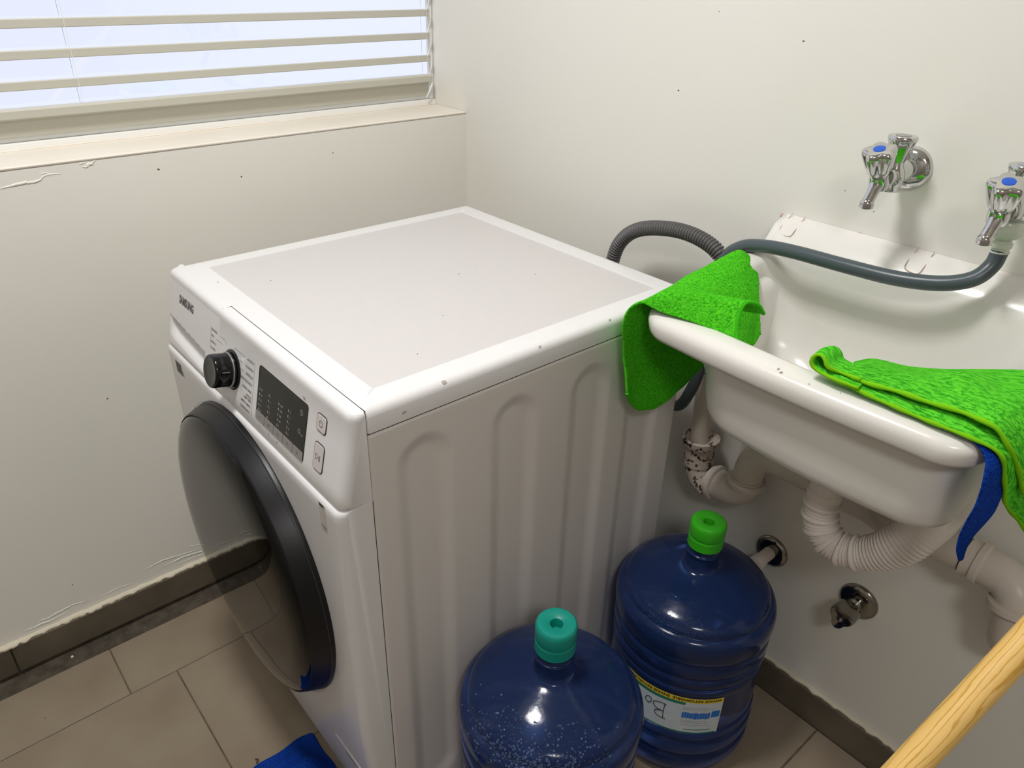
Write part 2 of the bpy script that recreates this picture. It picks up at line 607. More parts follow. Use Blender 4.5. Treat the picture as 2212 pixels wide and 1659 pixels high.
for pts, r in (([(0, -0.950, 0.968), (0, -0.920, 0.972), (0, -0.895, 0.972), (0, -0.876, 0.980), (0, -0.868, 0.977)], 0.0030),
               ([(0, -0.885, 0.985), (0, -0.872, 0.981), (0, -0.855, 0.979)], 0.0015),
               ([(0, -0.822, 0.984), (0, -0.808, 0.988), (0, -0.798, 0.994)], 0.0026),
               ([(0, -0.826, 0.992), (0, -0.812, 0.993)], 0.0014),
               ([(0, -0.90, 0.118), (0, -0.86, 0.122), (0, -0.82, 0.116), (0, -0.79, 0.112)], 0.0024),
               ([(0, -0.86, 0.105), (0, -0.82, 0.107), (0, -0.77, 0.101), (0, -0.74, 0.098)], 0.003),
               ([(0, -0.80, 0.130), (0, -0.77, 0.120), (0, -0.73, 0.117)], 0.002),
               ([(0, -0.84, 0.096), (0, -0.80, 0.094), (0, -0.76, 0.092)], 0.002),
               ([(0, -1.12, 0.104), (0, -1.09, 0.102), (0, -1.05, 0.107), (0, -1.02, 0.100)], 0.0026),
               ([(0, -1.14, 0.094), (0, -1.10, 0.093), (0, -1.06, 0.096)], 0.003),
               ([(0, -1.00, 0.098), (0, -0.96, 0.100), (0, -0.93, 0.096)], 0.0018)):
    ridge(pts, r, wl_)


def flake(x, y, z, nrm, s, m, parent, name, seed=0):
    """small irregular flat chip proud of a surface"""
    rnd = random.Random(seed)
    x_, y_, d = basis(nrm)
    o = V((x, y, z))
    n = 9
    poly = []
    for i in range(n):
        a = 2 * PI * i / n
        r = s * rnd.uniform(0.55, 1.15)
        poly.append(o + x_ * math.cos(a) * r + y_ * math.sin(a) * r * 0.6)
    return obj(name, prism(poly, V(nrm) * 0.0004), m, parent)


# specks on the walls
for i, (x, z) in enumerate(((0.66, 1.245), (0.80, 1.30), (0.815, 1.215), (0.905, 1.29), (0.745, 1.29), (0.60, 1.12), (0.93, 1.02), (0.98, 1.00), (1.02, 1.35))):
    flake(x, -0.0002, z, (0, -1, 0), 0.0008 + 0.0004 * (i % 3), 'speck', wr_, 'wall_speck', i)
for i, (y, z) in enumerate(((-1.037, 0.158), (-0.55, 0.93), (-0.70, 0.965), (-0.35, 0.95), (-0.88, 0.55))):
    flake(0.0002, y, z, (1, 0, 0), 0.0014 + 0.0005 * (i % 3), 'speck', wl_, 'wall_speck', 20 + i)
# mould marks in the caulk on the sill
for i, (x, y) in enumerate(((-0.118, -0.905), (-0.118, -0.54), (-0.12, -0.04), (-0.119, -0.03), (-0.119, -0.3), (-0.119, -0.46))):
    flake(x, y, SZ + 0.0005, (0, 0, 1), 0.0028, 'speck', bpy.data.objects['trim_1'], 'stain', 40 + i)

# ---- window with its glass
wf = struct('window_1', join(box(-0.135, -0.118, WY0, WY1 - 0.0005, SZ, SZ + 0.012),
                             box(-0.135, -0.128, WY0, WY1 - 0.0005, SZ + 0.012, SZ + 0.024),
                             box(-0.135, -0.1265, -0.0125, -0.0005, SZ + 0.012, 2.1),
                             box(-0.135, -0.1265, WY0, WY0 + 0.02, SZ + 0.012, 2.1),
                             box(-0.135, -0.1265, WY0, WY1 - 0.0005, 2.08, 2.1)), 'frame', bevel=0.0012, seg=2)
obj('window_pane', box(-0.1345, -0.1315, WY0 + 0.02, -0.0125, SZ + 0.024, 2.08), 'pane', wf)
obj('caulk_line', tube([V((-0.1165, WY0 + i * 0.0173, SZ + 0.0008 + 0.0006 * noise.noise(V((i * 0.4, 3, 0))))) for i in range(101)], lambda s, t: 0.0018 + 0.0008 * noise.noise(V((s * 60, 1, 1))), 6), 'sill', wf, smooth=True)

# ---- venetian blind, every slat a part
bd = thing('window_blind', 'grey-white slatted blind hanging in the window above the sill', 'blind', (-0.11, -0.87, 1.02))
SY0, SY1 = -1.72, -0.020


def slat_geo(z, w=0.040, th=0.0018, ang=0.0):
    pts = []
    n = 6
    # inner lip 14 mm tall, then the blade running back and slightly up
    prof = [(-0.1085, z - 0.0080), (-0.1070, z - 0.007), (-0.1070, z + 0.0055), (-0.1090, z + 0.0070), (-0.118, z + 0.0046), (-0.1285, z + 0.0038), (-0.1285, z + 0.0020), (-0.118, z + 0.0030), (-0.1095, z + 0.0042), (-0.1088, z - 0.0065)]
    return prism([V((x, SY0, zz)) for x, zz in prof], (0, SY1 - SY0, 0))


for k in range(0, 22):
    z = 1.105 + 0.0475 * k
    if z > 2.05:
        break
    obj('slat', slat_geo(z), 'slat', bd, bevel=0.0005, seg=1)
prof = [(-0.1020, 1.0540), (-0.1012, 1.0670), (-0.1040, 1.0695), (-0.1245, 1.0690), (-0.1255, 1.0220), (-0.1225, 1.0210), (-0.1195, 1.0220), (-0.1170, 1.0500)]
obj('bottom_rail', prism([V((x, SY0, z)) for x, z in prof], (0, SY1 - SY0, 0)), 'slat', bd, bevel=0.0008, seg=2)
for ys in (-0.030, -0.772, -1.3, -1.68):
    for xs in (-0.1060, -0.1290):
        obj('ladder_cord', tube([V((xs, ys, 1.06)), V((xs, ys, 2.07))], 0.00045, 6), 'cord', bd, smooth=True)
for k in range(-1, 21):
    z = 1.105 + 0.0475 * k
    obj('tilt_link', tube([V((-0.1050, -0.031, z + 0.004)), V((-0.1075, -0.019, z + 0.028)), V((-0.1055, -0.0185, z + 0.046))], 0.0011, 6), 'cord', bd, smooth=True)
obj('cord_loop', tube(catmull([V((-0.1045, -0.020, 1.060)), V((-0.1035, -0.022, 1.045)), V((-0.1035, -0.034, 1.026)), V((-0.106, -0.036, 1.020)), V((-0.107, -0.027, 1.034)), V((-0.1045, -0.020, 1.050))], 6), 0.0013, 6), 'cord', bd, smooth=True)
obj('head_rail', box(-0.1300, -0.1000, SY0, SY1, 2.05, 2.078), 'slat', bd, bevel=0.001)

# ================================================================== WASHING MACHINE
wm = thing('washing_machine', 'white front-loading washing machine with round black door and dial', 'washing machine', (0.486, -0.46, 0))
X0, X1, YB, YS = 0.186, 0.786, -0.141, -0.7515
TC = 0.8176      # bottom edge of the top cover
# cabinet core (left, back and bottom) and embossed side panel
core = obj('cabinet', box(X0 + 0.001, X1 - 0.0085, YS + 0.002, YB, 0.03, TC - 0.0025), 'steel_white', wm, bevel=0.003)
# right side sheet with four pressed flutes
NY, NZ = 244, 150
ys = [YS + 0.001 + (YB - YS - 0.001) * i / NY for i in range(NY + 1)]
zs = []
zz = 0.03
zs = [0.03 + 0.62 * i / 60 for i in range(60)] + [0.65 + (TC - 0.0025 - 0.65) * i / (NZ - 60) for i in range(NZ - 60 + 1)]
FL = [(-0.6715, 0.0445), (-0.5180, 0.0445), (-0.3665, 0.0445), (-0.2360, 0.0445)]


def flute(y, z):
    d = 0
    for c, hw in FL:
        zt = 0.788 - hw
        if z > zt:
            dist = math.hypot(y - c, z - zt)
        elif z < 0.12:
            dist = math.hypot(y - c, z - 0.12)
        else:
            dist = abs(y - c)
        e = hw - dist
        d = max(d, 0.0070 * smooth(-0.002, 0.024, e))
    return d


vs = []
for z in zs:
    for y in ys:
        edge = min(z - zs[0], zs[-1] - z, y - ys[0], ys[-1] - y)
        rnd_ = 0.0018 * (1 - math.sqrt(max(0, 1 - (1 - min(1, edge / 0.0025)) ** 2))) if edge < 0.0025 else 0
        vs.append((X1 - flute(y, z) - rnd_, y, z))
w_ = NY + 1
fs = [(j * w_ + i, j * w_ + i + 1, (j + 1) * w_ + i + 1, (j + 1) * w_ + i) for j in range(len(zs) - 1) for i in range(NY)]
n0 = len(vs)
# close the sheet at the back and edges with a thin return
obj('side_panel', (vs, fs), 'steel_white', wm, smooth=True, angle=180)

# top cover: frame with rounded edge, recessed textured sheet
PX0, PX1, PY0, PY1 = 0.222, 0.7455, -0.7165, -0.1835
FZ0 = -0.9651   # fascia plane: y - 0.2328 z = FZ0


def fy(z):
    return FZ0 + 0.2328 * z


top_prof_y0 = YS + 0.0008


def frame_geo():
    out = rrect(X0, X1, top_prof_y0, YB, 0.004, 3)
    ring = [(X, Y) for X, Y in out]
    vs, fs = [], []
    n = len(ring)

    def inset(d):
        return rrect(X0 + d, X1 - d, top_prof_y0 + (0 if d < 0.02 else d), YB - d, 0.004, 3)
    levels = [(0, TC), (0, 0.8385), (0.0012, 0.8435), (0.004, 0.8475), (0.009, 0.8497), (0.014, 0.8500)]
    for d, z in levels:
        for p in rrect(X0 + d, X1 - d, top_prof_y0, YB - d, 0.004, 3):
            vs.append((p[0], p[1], z))
    inner = rrect(PX0, PX1, PY0, PY1, 0.003, 3)
    for p in inner:
        vs.append((p[0], p[1], 0.8500))
    for p in rrect(PX0 + 0.0015, PX1 - 0.0015, PY0 + 0.0015, PY1 - 0.0015, 0.003, 3):
        vs.append((p[0], p[1], 0.8475))
    for k in range(7):
        for i in range(n):
            j = (i + 1) % n
            fs.append((k * n + i, k * n + j, (k + 1) * n + j, (k + 1) * n + i))
    return vs, fs


obj('top_cover', frame_geo(), 'white', wm, smooth=True, angle=50)
obj('top_sheet', box(PX0 + 0.0014, PX1 - 0.0014, PY0 + 0.0014, PY1 - 0.0014, 0.838, 0.8484), 'panel', wm)

# fascia: control panel (right) and dispenser drawer front (left)


def fascia_profile(front=True):
    p = []
    p.append((YS - 0.0004, 0.8495))
    p.append((-0.7600, 0.8495))
    # rounded top-front corner
    p += [(-0.7645, 0.8488), (-0.7682, 0.8465), (-0.7706, 0.8425), (fy(0.836), 0.836)]
    p += [(fy(0.80), 0.80), (fy(0.77), 0.77), (fy(0.745), 0.745), (fy(0.728), 0.728), (-0.7945, 0.7228), (-0.790, 0.7215)]
    p.append((YS - 0.0004, 0.7215))
    return p


def fascia_block(xa, xb, ra, rb):
    """profile extruded along x with rounded vertical ends ra / rb"""
    prof = fascia_profile()
    stations = []
    if ra:
        for k in range(6):
            a = PI / 2 * k / 5
            stations.append((xa + ra * (1 - math.sin(a)) if False else xa + ra * (1 - math.cos(a)), ra * (1 - math.sin(a))))
    else:
        stations.append((xa, 0))
    m1 = []
    if rb:
        for k in range(6):
            a = PI / 2 * (5 - k) / 5
            m1.append((xb - rb * (1 - math.cos(a)), rb * (1 - math.sin(a))))
    else:
        m1.append((xb, 0))
    stations += m1
    vs, fs = [], []
    n = len(prof)
    for x, d in stations:
        for (y, z) in prof:
            yy = y + d if y < -0.7520 else y
            zt = z
            vs.append((x, min(yy, YS - 0.0004), zt - (d * 0.35 if z > 0.84 and y < -0.755 else 0)))
    for k in range(len(stations) - 1):
        for i in range(n):
            j = (i + 1) % n
            fs.append((k * n + i, k * n + j, (k + 1) * n + j, (k + 1) * n + i))
    fs.append(tuple(range(n - 1, -1, -1)))
    fs.append(tuple((len(stations) - 1) * n + i for i in range(n)))
    return vs, fs


cp = obj('control_panel', fascia_block(0.4035, X1, 0, 0.013), 'white', wm, smooth=True, angle=40)
# gap lines on the top: between cover and control panel
obj('panel_gap', join(box(0.4020, X1 - 0.002, YS - 0.0006, YS + 0.0012, 0.74, 0.8492), box(0.4018, 0.4036, -0.764, YS, 0.838, 0.8490)), 'seam', wm)

# dispenser drawer front with scooped grip: grid on the fascia face
DX0, DX1 = X0, 0.4034


def grip(x, z):
    """depth of the scooped grip"""
    if not (0.18 < x < 0.362):
        return 0
    u = (x - 0.192) / (0.352 - 0.192)
    top = 0.7745 - 0.011 * u
    bot = 0.742 - 0.009 * u
    k = smooth(0.0, 0.25, u) * (1 - smooth(0.985, 1.02, u))
    a = 1 - smooth(top - 0.0015, top + 0.0005, z)
    b = smooth(bot - 0.004, bot + 0.022, z)
    return 0.020 * k * a * b


gx = [DX0 + (DX1 - DX0) * i / 90 for i in range(91)]
prof = fascia_profile()[:-2]
gz = [0.7228 + (0.836 - 0.7228) * i / 80 for i in range(81)]
vs = []
rows = []
for i, x in enumerate(gx):
    e = x - DX0
    d = 0.013 - math.sqrt(max(0, 0.013 ** 2 - (0.013 - e) ** 2)) if e < 0.013 else 0
    col = []
    col.append(V((x, YS + 0.006, 0.85012)))
    col.append(V((x, YS - 0.0004, 0.8501)))
    for (y, z) in fascia_profile()[1:5]:
        col.append(V((x, min(y + d, YS - 0.001), z - d * 0.35)))
    for z in reversed(gz):
        y = fy(max(z, 0.728)) + (0.0025 if z < 0.7235 else 0)
        col.append(V((x, min(y + d + grip(x, z), YS - 0.001), z)))
    col.append(V((x, YS - 0.001, 0.7215)))
    rows.append(col)
df = obj('dispenser_drawer', grid_geo(rows), 'white', wm, smooth=True, angle=60)
# solid backing for both, ends
obj('front_ledge', box(X0 + 0.001, X1 - 0.001, -0.765, YS + 0.0003, 0.7180, 0.7320), 'white', wm)

# lower front panel: slightly proud, rounded shoulder below the control panel


def lower_panel():
    prof = [(-0.752, 0.7195), (-0.7895, 0.7195), (-0.7945, 0.7190), (-0.7985, 0.7165), (-0.8000, 0.7115), (-0.8000, 0.70)]
    zz = 0.70
    while zz > 0.30:
        zz -= 0.04
        prof.append((-0.8000, zz))
    for k in range(1, 9):
        t = k / 8
        prof.append((-0.8000 + 0.028 * t ** 1.4, 0.30 - 0.275 * t))
    prof.append((-0.752, 0.025))
    r = 0.013
    st = []
    for k in range(6):
        a = PI / 2 * k / 5
        st.append((X0 + r * (1 - math.cos(a)), r * (1 - math.sin(a))))
    for k in range(1, 20):
        st.append((X0 + r + (X1 - X0 - 2 * r) * k / 20, 0))
    for k in range(6):
        a = PI / 2 * (5 - k) / 5
        st.append((X1 - r * (1 - math.cos(a)), r * (1 - math.sin(a))))
    vs, fs = [], []
    n = len(prof)
    for x, d in st:
        for y, z in prof:
            vs.append((x, min(y + d, -0.752), z))
    for k in range(len(st) - 1):
        for i in range(n):
            j = (i + 1) % n
            fs.append((k * n + i, k * n + j, (k + 1) * n + j, (k + 1) * n + i))
    fs.append(tuple(range(n - 1, -1, -1)))
    fs.append(tuple((len(st) - 1) * n + i for i in range(n)))
    return vs, fs


lp = obj('lower_front_panel', lower_panel(), 'white', wm, smooth=True, angle=50)
obj('side_gap', box(X1 - 0.006, X1 - 0.0015, -0.7535, -0.7500, 0.03, 0.7180), 'seam', wm)
for x in (X0 + 0.06, X1 - 0.06):
    for y in (YB - 0.06, YS + 0.06):
        obj('foot', lathe([(0.022, 0), (0.024, 0.004), (0.018, 0.012), (0.010, 0.016), (0.010, 0.031)], (x, y, 0), n=20), 'black', wm, smooth=True)
# pump filter flap at the lower right
def py_(z):
    return -0.8000 + 0.028 * (max(0, 0.30 - z) / 0.275) ** 1.4


def pflap(x0, x1, z0, z1, r, h):
    pts = rrect(x0, x1, z0, z1, r, 4)
    return prism([V((x, py_(z) - h, z)) for x, z in pts], (0, 0.003, 0))


ff = obj('filter_flap', pflap(0.655, 0.765, 0.045, 0.165, 0.006, 0.0010), 'white', wm, bevel=0.0006, seg=2)
obj('flap_slot', pflap(0.690, 0.722, 0.150, 0.1535, 0.001, 0.0013), 'silver', ff)

# door
DC = (0.478, 0.462)
ring = [(0.2440, 0.792), (0.2500, 0.797), (0.2512, 0.802), (0.2490, 0.808), (0.2445, 0.820), (0.2405, 0.830), (0.2395, 0.8322), (0.2380, 0.8334)]
dr = obj('door', lathe([(r, h) for r, h in ring] + [(0.2375, 0.8330), (0.2370, 0.8300)], (DC[0], 0, DC[1]), (0, -1, 0), n=128, capa=True, capb=True), 'doorring', wm, smooth=True, angle=50)
gl = [(0.2368, 0.8310), (0.2355, 0.8345), (0.2300, 0.8385), (0.2200, 0.8425), (0.2050, 0.8455), (0.1850, 0.8473), (0.1500, 0.8482), (0.10, 0.8486), (0.05, 0.8488), (0.004, 0.8489)]
obj('door_glass', lathe(gl, (DC[0], 0, DC[1]), (0, -1, 0), n=128), 'doorglass', dr, smooth=True, angle=60)
obj('ring_seam', lathe([(0.2518, 0.8075), (0.2522, 0.8080), (0.2518, 0.8085)], (DC[0], 0, DC[1]), (0, -1, 0), n=96, capa=False, capb=False), 'darktrim', dr, smooth=True)

# graphics and controls on the fascia plane
FN = V((0, -1, 0.2328)).normalized()       # outward normal
FX = V((1, 0, 0)); FU = FN.cross(FX) * -1
if FU.z < 0:
    FU = -FU


def fp(x, z, h=0.0004):
    return V((x, fy(z), z)) + FN * h


def fplate(name, x0, x1, z0, z1, r, m, parent, h0=-0.001, h1=0.0006, bevel=0, n=5, label=None):
    k = 1 / FU.z
    poly = [fp(x, z, h0) for x, z in rrect(x0, x1, z0, z1, r, n)]
    return obj(name, prism(poly, FN * (h1 - h0)), m, parent, bevel=bevel, seg=2, label=label)


logo = text_geo('SAMSUNG', 0.0185, fp(0.2385, 0.8075), FX * 1.0, FU + FX * 0.0, bold=0.045, sx=0.72)
# letters follow the slight rise of the print on the panel
obj('brand_lettering', logo, 'inkgrey', df, kind='stuff')
# dial
kn = (0.4565, 0.7765)
kc = fp(*kn, h=0)
kb = obj('dial_seat', lathe([(0.0300, -0.002), (0.0302, 0.0015), (0.0285, 0.0030), (0.020, 0.0030)], kc, FN, n=64), 'black', cp, smooth=True)
dial = obj('dial', lathe([(0.0250, 0.002), (0.0262, 0.004), (0.0262, 0.006), (0.0252, 0.0075), (0.0250, 0.022), (0.0249, 0.0300), (0.0240, 0.0325), (0.0225, 0.0335), (0.0200, 0.0330), (0.010, 0.0325), (0.001, 0.0325)], kc, FN, n=72), 'black', wm, smooth=True, angle=60)
obj('dial_ring', lathe([(0.0258, 0.0062), (0.0266, 0.0068), (0.0266, 0.0082), (0.0255, 0.0088)], kc, FN, n=72, capa=False, capb=False), 'silver', dial, smooth=True)
ax, ay, _ = basis(FN)
pdir = (FX * 0.92 + FU * 0.25).normalized()
tang = FN.cross(pdir).normalized()
pm = [kc + pdir * 0.0251 + tang * s * 0.0006 + FN * h for s, h in ((-1, 0.014), (1, 0.014), (1, 0.025), (-1, 0.025))]
obj('dial_mark', prism(pm, pdir * 0.0004), 'silver', dial)

# programme names round the dial
tx = []
lines = []


def ftxt(s, x, z, size, al='LEFT', sx=0.8, h=0.0004):
    return text_geo(s, size, fp(x, z, h), FX, FU, al, 0.012, sx)


for i, (s, z) in enumerate((('DELICADOS', 0.8085), ('LANA', 0.7990), ('RÁPIDO 15\'', 0.7895), ('COLORES', 0.7800))):
    tx.append(ftxt(s, 0.3745, z, 0.0052))
for i, (s, z, sx) in enumerate((('ALGODÓN', 0.8095, .8), ('E ALGODÓN', 0.7985, .85), ('SINTÉTICOS', 0.7880, .8), ('LAVADO ECOLÓGICO', 0.7775, .8), ('LAVADO DIARIO', 0.7665, .8), ('ROPA DE', 0.7580, .75), ('CAMA Y BEBÉ', 0.7530, .75), ('LIMPIEZA TAMBOR', 0.7450, .75), ('CENTRIFUGADO +', 0.7360, .75))):
    tx.append(ftxt(s, 0.5255, z, 0.0052, 'RIGHT', sx))
obj('programme_lettering', join(*tx), 'inkgrey', cp, kind='stuff')


def fbar(x0, z0, x1, z1, w=0.0005, h=0.0003):
    a, b = fp(x0, z0, h), fp(x1, z1, h)
    d = (b - a).normalized(); s = FN.cross(d) * w / 2
    return prism([a - s, b - s, b + s, a + s], FN * 0.0001)


ln = [fbar(0.4085, 0.8100, 0.4260, 0.8100), fbar(0.4260, 0.8100, 0.4330, 0.8060), fbar(0.3945, 0.8005, 0.4180, 0.8005),
      fbar(0.4620, 0.8112, 0.4960, 0.8112), fbar(0.4620, 0.8112, 0.4590, 0.8080), fbar(0.4760, 0.8002, 0.4900, 0.8002), fbar(0.4850, 0.7897, 0.4965, 0.7897),
      fbar(0.5290, 0.8160, 0.5300, 0.7350, 0.0004), fbar(0.3725, 0.8140, 0.3725, 0.7800, 0.0004), fbar(0.4880, 0.7640, 0.4940, 0.7600)]
obj('programme_lines', join(*ln), 'inklight', cp, kind='stuff')

# display window
dsp = fplate('display', 0.5440, 0.6860, 0.7400, 0.8190, 0.005, 'dispglass', wm, -0.001, 0.0008, bevel=0.0004)
segs = 5
for i in range(segs):
    a = 0.5446 + i * (0.1408 / segs); b = a + 0.1408 / segs - 0.0009
    st = fplate('display_key', a, b, 0.7405, 0.7535, 0.0008 if 0 < i < 4 else 0.0020, 'dispstrip', dsp, 0.0004, 0.0011)
    mark = ('I', 'W', 'O', 'U', 'E')[i]
    obj('key_symbol', text_geo(mark, 0.0062, fp((a + b) / 2, 0.7447, 0.0013), FX, FU, 'CENTER', 0.0), 'inkgrey', st)
# small read-outs
rd = []
for x, z0, z1, words in ((0.5520, 0.7860, 0.7560, ('90', '60', '40', '30', '20')), (0.5800, 0.7880, 0.7560, ('5', '4', '3', '2', '1')), (0.6095, 0.7885, 0.7585, ('1400', '1200', '800', '400', '0')), (0.6370, 0.7910, 0.7595, ('O', 'U', 'E', 'Q', 'A'))):
    for i, w in enumerate(words):
        z = z0 + (z1 - z0) * i / 4
        rd.append(prism([fp(px, pz, 0.0009) for px, pz in ((x - 0.0008, z - 0.0015), (x + 0.0008, z - 0.0015), (x + 0.0008, z + 0.0018), (x - 0.0008, z + 0.0018))], FN * 0.0001))
        rd.append(text_geo(w, 0.0046, fp(x + 0.0035, z - 0.0016, 0.00095), FX, FU, 'LEFT', 0.0, 0.85))


def arc(cx, cz, r, a0, a1, w=0.0005, n=14, h=0.0009):
    o = []
    for i in range(n):
        t0, t1 = a0 + (a1 - a0) * i / n, a0 + (a1 - a0) * (i + 1) / n
        o.append(fbar(cx + r * math.cos(t0), cz + r * math.sin(t0), cx + r * math.cos(t1), cz + r * math.sin(t1), w, h))
    return o


rd += arc(0.6710, 0.8030, 0.0036, 0, 2 * PI) + [fbar(0.6710, 0.8030, 0.6710, 0.8056, 0.0004, 0.0009), fbar(0.6710, 0.8030, 0.6728, 0.8016, 0.0004, 0.0009)]
rd += arc(0.6690, 0.7770, 0.0028, 0, 2 * PI) + arc(0.6765, 0.7765, 0.0030, PI, 2 * PI)
obj('display_readout', join(*rd), 'displight', dsp, kind='stuff')
sm = [ftxt('T[3s]', 0.6690, 0.8225, 0.0042), ftxt('-I-', 0.5590, 0.7325, 0.0042), ftxt('-E-', 0.5850, 0.7325, 0.0042), ftxt('-E-', 0.6110, 0.7325, 0.0042)]
obj('panel_small_print', join(*sm), 'inkgrey', cp, kind='stuff')
# buttons
for (x0, x1, z0, z1, kindb) in ((0.7085, 0.7335, 0.7990, 0.8225, 'power_button'), (0.7105, 0.7355, 0.7475, 0.7855, 'start_button')):
    rim = fplate(kindb, x0, x1, z0, z1, 0.0055, 'darktrim', wm, -0.001, 0.0008, bevel=0.0004, n=6)
    cap = fplate('button_cap', x0 + 0.0013, x1 - 0.0013, z0 + 0.0013, z1 - 0.0013, 0.0044, 'button', rim, -0.0005, 0.0013, bevel=0.0005, n=6)
    cx, cz = (x0 + x1) / 2, (z0 + z1) / 2
    if kindb == 'power_button':
        g = arc(cx, cz, 0.0040, PI * 0.65, PI * 2.35, 0.0007, 18, 0.0015) + [fbar(cx, cz, cx, cz + 0.0050, 0.0007, 0.0015)]
    else:
        g = [fbar(cx - 0.006, cz - 0.004, cx - 0.006, cz + 0.004, 0.0006, 0.0015), fbar(cx - 0.006, cz + 0.004, cx + 0.0005, cz, 0.0006, 0.0015), fbar(cx - 0.006, cz - 0.004, cx + 0.0005, cz, 0.0006, 0.0015),
             fbar(cx + 0.0025, cz - 0.004, cx + 0.0025, cz + 0.004, 0.0008, 0.0015), fbar(cx + 0.0045, cz - 0.004, cx + 0.0045, cz + 0.004, 0.0008, 0.0015)]
    obj('button_symbol', join(*g), 'inkgrey', rim)
# stickers on the lower front
sk = obj('small_sticker', prism([V((x, -0.8000, z)) for x, z in rrect(0.7350, 0.7520, 0.6690, 0.7140, 0.0008, 2)], (0, -0.0003, 0)), 'button', wm)
obj('sticker_band', box(0.7370, 0.7480, -0.8005, -0.8002, 0.7085, 0.7120), 'lblink', sk)
obj('sticker_print', join(box(0.7370, 0.7500, -0.8005, -0.8002, 0.6765, 0.6778), box(0.7400, 0.7500, -0.8005, -0.8002, 0.6725, 0.6735)), 'inkgrey', sk, kind='stuff')
sk2 = obj('grey_sticker', box(0.2260, 0.2520, -0.8003, -0.7998, 0.6810, 0.7030), 'inkgrey', wm)
obj('sticker_print', join(box(0.2545, 0.2562, -0.8003, -0.7999, 0.6820, 0.6930), box(0.2580, 0.2590, -0.8003, -0.7999, 0.6820, 0.6900)), 'inklight', sk2, kind='stuff')
# chips in the enamel
for i, (x, y, z, nrm, s) in enumerate(((X1 - 0.004, -0.636, 0.8476, (0.7, 0, 0.7), 0.0042), (X1 - 0.0035, -0.474, 0.8471, (0.7, 0, 0.7), 0.0030), (X1 + 0.0001, -0.699, 0.8290, (1, 0, 0), 0.0040), (X1 - 0.004, -0.333, 0.8476, (0.7, 0, 0.7), 0.003), (X1 - 0.02, -0.7645, 0.44, (0.3, -1, 0), 0.0001))):
    if s > 0.001:
        flake(x, y, z, V(nrm).normalized(), s, 'chip', wm, 'enamel_chip', 60 + i)
for i, (x, y) in enumerate(((0.34, -0.66), (0.62, -0.52), (0.50, -0.40), (0.70, -0.62), (0.30, -0.76 + 0.03), (0.58, -0.30))):
    flake(x, y, 0.8485 if y > -0.715 else 0.8501, (0, 0, 1), 0.0011, 'speck', wm, 'dust_speck', 80 + i)

# ================================================================== SINK
sk_ = thing('laundry_sink', 'white plastic laundry sink mounted on the back wall under two taps', 'sink', (1.06, -0.17, 0.72))


def zt(y):
    return 0.886 + (y + 0.345) * 0.135 + 0.033 * smooth(-0.055, -0.012, y)


def loop(x0, x1, y0, y1, rf, rb, z, n=10, m=14, rr=None):
    """front corners radius rf, back corners rb; z is a number or function of y"""
    out = []

    def cor(cx, cy, a0, r):
        for k in range(n + 1):
            a = a0 + PI / 2 * k / n
            out.append((cx + r * math.cos(a), cy + r * math.sin(a)))
    cor(x1 - rb, y1 - rb, 0, rb); a_ = out[-1]
    b_ = (x0 + rb, y1)
    for k in range(1, m):
        out.append((a_[0] + (b_[0] - a_[0]) * k / m, y1))
    cor(x0 + rb, y1 - rb, PI / 2, rb); a_ = out[-1]
    b_ = (x0, y0 + rf)
    for k in range(1, m):
        out.append((x0, a_[1] + (b_[1] - a_[1]) * k / m))
    cor(x0 + rf, y0 + rf, PI, rf); a_ = out[-1]
    rr = min(rr or rf, rf)
    b_ = (x1 - rr, y0)
    for k in range(1, m):
        t = k / m
        out.append((a_[0] + (b_[0] - a_[0]) * t, y0 - 0.006 * math.sin(PI * t)))
    cor(x1 - rr, y0 + rr, 1.5 * PI, rr); a_ = out[-1]
    b_ = (x1, y1 - rb)
    for k in range(1, m):
        out.append((x1, a_[1] + (b_[1] - a_[1]) * k / m))
    return [V((x, y, z(y) if callable(z) else z)) for x, y in out]


def lp_(y, t):
    return (zt(y) - 0.008) * (1 - t) + 0.748 * t


